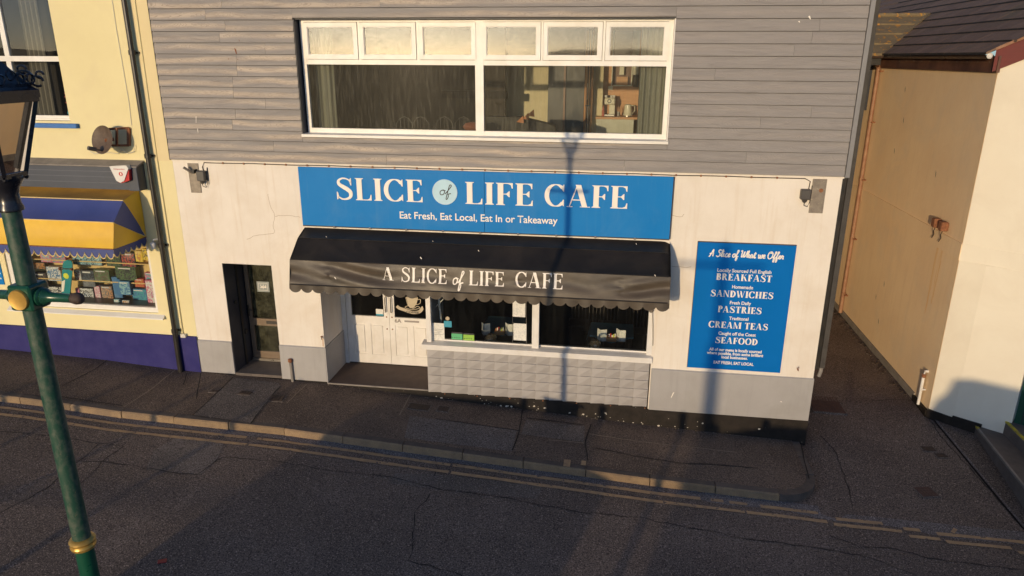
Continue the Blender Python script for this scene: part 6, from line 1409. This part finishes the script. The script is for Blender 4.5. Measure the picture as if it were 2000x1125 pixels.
for r in range(16):
    x = 5.45 + r * cs; z = zroof(x) - .0
    y0_, y1_ = verge_y(x + cs / 2), valley_y(x + cs / 2) + (.12 if x < 6.85 else 0)
    y = y0_ + (tw2 / 2 if r % 2 else 0) - tw2
    while y < y1_:
        yy = max(y, y0_); ye = min(y + tw2, y1_)
        if yy - y < .01 and y + tw2 - ye < .01 and count < 300 and y < 12 and r < 13:
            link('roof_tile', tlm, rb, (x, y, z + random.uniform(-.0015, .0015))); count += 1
        elif ye - yy > .03:
            rest.poly([(x, yy + .002, z + th2), (x, ye - .002, z + th2), (x + Lx, ye - .002, z + zB + .004), (x + Lx, yy + .002, z + zB + .004)]); rest.poly([(x, yy + .002, z), (x, ye - .002, z), (x, ye - .002, z + th2), (x, yy + .002, z + th2)])
        y += tw2
stuff(rest.build('cut_roof_tiles', M['roof'], rb))
xe = 5.45 + 16 * cs
ru = MB(); ru.poly([(5.47, verge_y(5.47) - .01, zroof(5.47) - .02), (5.47, 6.0, zroof(5.47) - .03), (6.85, 7.6, zroof(6.85) - .03), (6.85, 22, zroof(6.85) - .03), (xe, 22, zroof(xe) - .03), (xe, verge_y(xe) - .01, zroof(xe) - .02)]); ru.poly([(xe, verge_y(xe), zroof(xe)), (xe, 13, zroof(xe)), (xe + 5, 13, zroof(xe) - 3), (xe + 5, -6, zroof(xe) - 3)]); ru.build('roof_underlay', M['ink'], rb)
# low rear wing roof with lichen, courses facing the road, meeting the main roof in a valley
wr = MB(); ztop = zroof(6.85); yr = valley_y(6.849)
nC = 4
for i in range(nC):
    y0_ = 5.75 + (yr - 5.75) * i / nC; y1_ = 5.75 + (yr - 5.75) * (i + 1) / nC; z0_ = 6.07 + (ztop - 6.07) * i / nC; z1_ = 6.07 + (ztop - 6.07) * (i + 1) / nC
    xr0 = 5.45 + 1.4 * i / nC + .04; xr1 = 5.45 + 1.4 * (i + 1) / nC + .04
    wr.poly([(3.4, y0_, z0_ + .03), (xr0, y0_, z0_ + .03), (xr1, y1_ + .02, z1_ + .006), (3.4, y1_ + .02, z1_ + .006)]); wr.poly([(3.4, y0_, z0_ - .02), (xr0, y0_, z0_ - .02), (xr0, y0_, z0_ + .03), (3.4, y0_, z0_ + .03)])
wr.poly([(3.4, yr, ztop), (6.9, yr, ztop), (6.9, yr + 2, ztop - 1), (3.4, yr + 2, ztop - 1)])
wroof = wr.build('rear_roof', M['mossroof'], rb)
MB().tube([(3.4, yr, ztop + .01), (6.85, yr, ztop + .01)], .05, 8).build('ridge_tile', M['mossroof'], wroof)
MB().obox((5.46, 5.76, 6.10), (6.84, yr - .02, ztop + .04), .07, .03).build('valley_mortar', M['mossroof'], wroof)
MB().grid(lambda u, v: (3.4 + 2.05 * v, 5.69 + .05 * math.cos(PI + PI * u), 6.05 + .05 * math.sin(PI + PI * u)), 8, 1).build('gutter', M['gutter'], wroof)
MB().box((3.42, 5.76, 5.86), (5.45, 5.8, 6.05)).build('rear_fascia', M['dblack'], rb)

# =================================================================== STREET LAMP
def street_lamp(lx, ly, zbase, label, head=True, s=1.0):
    t = thing('street_lamp', label, 'street lamp', (lx, ly, zbase), None)
    Z = lambda z: z
    m = M['lamppatina']; m2 = M['lampgreen2']
    MB().tube([(lx, ly, 4.84), (lx, ly, 5.30)], [.046, .044], 20).tube([(lx, ly, 3.30), (lx, ly, 4.73)], [.049, .046], 20).build('pole', m, t, smooth=True)
    MB().tube([(lx, ly, zbase + 1.0), (lx, ly, 3.25)], [.054, .050], 20).lathe([(.15, 0), (.15, .08), (.12, .14), (.12, .8), (.09, .9), (.062, 1.0)], (lx, ly, zbase), 20).build('lower_pole', m2, t, smooth=True)
    MB().lathe([(.050, -.035), (.064, -.028), (.070, -.01), (.064, .004), (.064, .01), (.072, .022), (.064, .036), (.048, .042)], (lx, ly, 3.265), 24).build('gold_ring', M['gold'], t, smooth=True)
    MB().box((lx - .066, ly - .066, 4.735), (lx + .066, ly + .066, 4.872), .010).build('cross_block', m2, t)
    MB().lathe([(.0, -.010), (.030, -.010), (.052, -.014), (.056, -.006), (.056, 0)], (lx, ly - .066, 4.80), 24, 'y').build('gold_boss', M['gold'], t, smooth=True)
    for sx in (-1, 1):
        MB().lathe([(.050, 0), (.052, .012), (.040, .02), (.046, .03), (.034, .045), (.024, .06), (.022, .19), (.026, .2), (.036, .215), (.040, .24), (.034, .265), (.0, .28)], (lx + sx * .078, ly, 4.80), 16, 'x') if False else None
        mb = MB(); mb.lathe([(.050, 0), (.052, .012), (.040, .02), (.046, .03), (.034, .045), (.026, .06), (.022, .17), (.026, .18)], (0, 0, 0), 16, 'x')
        for v in mb.bm.verts: v.co = Vector((lx + sx * (.066 + v.co.x), ly + v.co.y, 4.80 + v.co.z))
        arm = mb.build('ladder_arm', m2, t, smooth=True)
        mb = MB(); mb.lathe([(.024, .18), (.029, .19), (.032, .208), (.029, .228), (.018, .24), (.0, .243)], (0, 0, 0), 16, 'x')
        for v in mb.bm.verts: v.co = Vector((lx + sx * (.066 + v.co.x), ly + v.co.y, 4.80 + v.co.z))
        mb.build('ball_end', M['iron'], arm, smooth=True)
    MB().lathe([(.050, 5.25), (.060, 5.255), (.060, 5.27), (.052, 5.29), (.050, 5.34), (.060, 5.37), (.078, 5.40), (.086, 5.415), (.086, 5.43)], (lx, ly, 0), 20).build('neck', M['lampblack'], t, smooth=True)
    # square tapering lantern
    zb_, zt_, rb_, rt_ = 5.432, 5.80, .066, .142
    fr = MB()
    cb_ = [(lx + sx * rb_, ly + sy * rb_, zb_) for sx, sy in ((-1, -1), (1, -1), (1, 1), (-1, 1))]; ctp = [(lx + sx * rt_, ly + sy * rt_, zt_) for sx, sy in ((-1, -1), (1, -1), (1, 1), (-1, 1))]
    for a_, b_ in zip(cb_, ctp): fr.obox(a_, b_, .018, .018)
    for k in range(4): fr.obox(cb_[k], cb_[(k + 1) % 4], .022, .022); fr.obox(ctp[k], ctp[(k + 1) % 4], .03, .04)
    fr.build('lantern_frame', M['lampblack'], t)
    for k in range(4):
        mb = MB(); mb.poly([cb_[k], cb_[(k + 1) % 4], ctp[(k + 1) % 4], ctp[k]]); mb.build('lantern_glass', M['lampglass'], t)
    for k in range(4): MB().lathe([(0, -.02), (.012, -.01), (.012, 0)], (cb_[k][0] * 1 + 0, cb_[k][1], zb_ - .01), 8).build('corner_drop', M['lampblack'], t)
    MB().lathe([(.022, 5.44), (.026, 5.47), (.018, 5.52), (.02, 5.6), (.03, 5.66), (.0, 5.68)], (lx, ly, 0), 12).build('lamp_bulb', M['offwhite'], t, smooth=True)
    rf_ = MB(); rf_.lathe([(rt_ * 1.54, 5.80), (rt_ * 1.54, 5.835), (rt_ * 1.36, 5.85), (rt_ * .5, 5.985), (rt_ * .42, 6.02), (.03, 6.05), (.035, 6.07), (.0, 6.11)], (lx, ly, 0), 4, ph=PI / 4); rf_.build('lantern_roof', M['lampblack'], t)
    for k in range(4):   # little scrolled crests
        a_ = PI / 4 + k * PI / 2
        cr = MB(); cx_, cy_ = lx + rt_ * 1.40 * math.cos(a_), ly + rt_ * 1.40 * math.sin(a_)
        ux, uy = math.cos(a_), math.sin(a_)
        for rr, oz, ou in ((.035, .045, -.03), (.024, .03, .02), (.018, .085, -.035), (.016, .06, .035)):
            cr.tube([(cx_ + ux * (ou + rr * math.cos(q_)), cy_ + uy * (ou + rr * math.cos(q_)), 5.845 + oz + rr * math.sin(q_)) for q_ in [2 * PI * i / 12 * .85 for i in range(13)]], .006, 5)
        cr.build('scroll_crest', M['lampblack'], t)
        mxx, myy = lx + rt_ * 1.06 * math.cos(a_ + PI / 4), ly + rt_ * 1.06 * math.sin(a_ + PI / 4); tx_, ty_ = -math.sin(a_ + PI / 4), math.cos(a_ + PI / 4)
        cr = MB()
        for i in range(-2, 3): 
            cr.tube([(mxx + tx_ * (i * .06 + .024 * math.cos(q_)), myy + ty_ * (i * .06 + .024 * math.cos(q_)), 5.865 + .022 + (.02 if i == 0 else 0) + .024 * math.sin(q_)) for q_ in [2 * PI * j / 8 for j in range(9)]], .005, 4)
        cr.build('edge_filigree', M['lampblack'], t)
    return t
street_lamp(-3.005, -8.0, zroad(-3, -8), 'green street lamp with black lantern and gold boss in the left foreground')

# =================================================================== ON THE QUAY, BEHIND THE VIEWPOINT (their shadows reach the front)
rl = thing('quay_railing', 'low iron railing of round posts along the quay edge', 'railing', (-4, -9.5, 0))
for i in range(14):
    x = -15.0 + i * 1.36; z0 = zroad(x, -9.5)
    if -7.3 < x < -4.6 : continue
    MB().lathe([(.08, 0), (.062, .05), (.060, 1.2), (.08, 1.28), (.0, 1.36)], (x, -9.5, z0), 10).build('post', M['lampblack'], rl)
MB().tube([(-15, -9.5, .93), (-5, -9.5, .82)], .016, 6).build('rail', M['lampblack'], rl)
bn = thing('litter_bin', 'black litter bin with slanted lid beside the lamp post', 'litter bin', (-2.86, -7.4, zroad(-3, -7.4)))
MB().prism([(-3.09, -.2), (-2.66, -.2), (-2.60, 1.0), (-3.09, 1.08)], 'y', -7.55, -7.2).build('body', M['lampblack'], bn); MB().prism([(-3.12, 1.08), (-2.52, .99), (-2.52, 1.04), (-3.12, 1.13)], 'y', -7.58, -7.17).build('lid', M['lampblack'], bn)
def vehicle(cx, cy, L_, roof0, roof1, h_bonnet, h_roof, m, kind, label, cat, zb=-.15):
    t = thing(kind, label, cat, (cx, cy, zb)); w2 = .86; x0, x1 = cx - L_ / 2, cx + L_ / 2
    prof = [(x0, .28), (x1, .28), (x1 + .02, .6), (x1 - .05, h_bonnet - .1), (x1 - .25, h_bonnet), (roof1 + .55 if roof1 + .55 < x1 - .3 else x1 - .28, h_bonnet + .04), (roof1, h_roof - .05), (roof1 - .2, h_roof), (roof0 + .25, h_roof), (roof0, h_roof - .07), (x0 + .12, h_bonnet + .05), (x0 - .02, h_bonnet - .15), (x0 - .03, .6)]
    MB().prism([(p[0], p[1] + zb) for p in prof], 'y', cy - w2, cy + w2).build('body', m, t)
    for s_ in (-1, 1): MB().prism([(roof0 - .05, h_bonnet + .10 + zb), (roof1 + .25, h_bonnet + .10 + zb), (roof1 - .1, h_roof - .12 + zb), (roof0 + .15, h_roof - .12 + zb)], 'y', cy + s_ * (w2 + .001), cy + s_ * (w2 + .012)).build('side_window', M['cardark'], t)
    for wx in (x0 + .75, x1 - .75):
        for s_ in (-1, 1):
            wh = MB().lathe([(.2, -.1), (.31, -.1), (.33, -.06), (.33, .06), (.31, .1), (.2, .1)], (wx, cy + s_ * (w2 - .09), zb + .33), 22, 'y').build('wheel', M['tyre'], t); MB().lathe([(0, .105 * s_), (.19, .10 * s_)], (wx, cy + s_ * (w2 - .09), zb + .33), 16, 'y').build('rim', M['silver'], wh)
vehicle(-5.2, -12.2, 4.3, -7.1, -4.75, 1.30, 1.56, M['carblue'], 'parked_car', 'dark blue hatchback parked along the quay', 'car')
vehicle(.5, -13.2, 4.5, -1.0, 1.6, 1.28, 1.55, M['cardark'], 'parked_car', 'dark low saloon parked along the quay', 'car')
vehicle(4.1, -16.6, 6.4, 1.1, 6.9, 2.25, 2.68, M['carwhite'], 'parked_van', 'white panel van parked beyond the saloon', 'van')
# unseen far column with a cross arm, added for its shadow on the front
fc = thing('shadow_mast', 'unseen tall slim mast with a cross arm, added for its shadow on the front', 'mast', (-3.85, -19.5, -.1))
MB().tube([(-3.85, -19.5, -.1), (-3.85, -19.5, 3.5)], .12, 12).tube([(-3.85, -19.5, 3.5), (-3.85, -19.5, 5.2)], .07, 12).obox((-4.6, -19.5, 4.85), (-3.25, -19.5, 4.85), .07, .07).build('mast', M['lampblack'], fc)  # unseen mast, added only for its shadow
bo = thing('bollard', 'round-headed iron bollard on the quay', 'bollard', (-1.2, -11.0, -.1)); MB().lathe([(.14, 0), (.12, .1), (.1, .9), (.14, 1.0), (.13, 1.15), (.0, 1.22)], (-.95, -9.6, -.1), 14).build('body', M['lampblack'], bo)
for o in bpy.data.objects:
    if o.type == 'MESH' and not o.data.materials: print('NO MATERIAL', o.name)
print('objects', len(bpy.data.objects))

# scars, holes and droppings that mark the front
mk = MB()
for px, py, w_, h_ in ((460, 100, .02, .10), (467, 79, .008, .03), (446, 115, .008, .02), (464, 116, .008, .02), (1558, 722, .02, .06), (1560, 718, .012, .03)):
    q = at(px, py, -.048); mk.poly([(q.x - w_, -.0475, q.z + h_ * .5), (q.x + w_ * .5, -.0475, q.z + h_ * .3), (q.x + w_, -.0475, q.z - h_ * .5), (q.x, -.0475, q.z - h_ * .3)])
stuff(mk.build('scar', M['rust'], cafe))
mk = MB()
for px, py, px2, py2, w_ in ((1316, 768, 1311, 778, .012), (1525, 786, 1528, 787, .012), (1580, 32, 1583, 38, .012), (1560, 42, 1562, 44, .01), (383, 228, 383, 240, .006), (386, 252, 387, 260, .006)):
    a_, b_ = at(px, py, -.05), at(px2, py2, -.05); y_ = -.0505 if py < 300 else -.0265
    mk.poly([(a_.x - w_, y_, a_.z), (a_.x + w_, y_, a_.z + .01), (b_.x + w_ * .4, y_, b_.z), (b_.x - w_ * .4, y_, b_.z)])
stuff(mk.build('droppings', M['lwhite'], cafe))
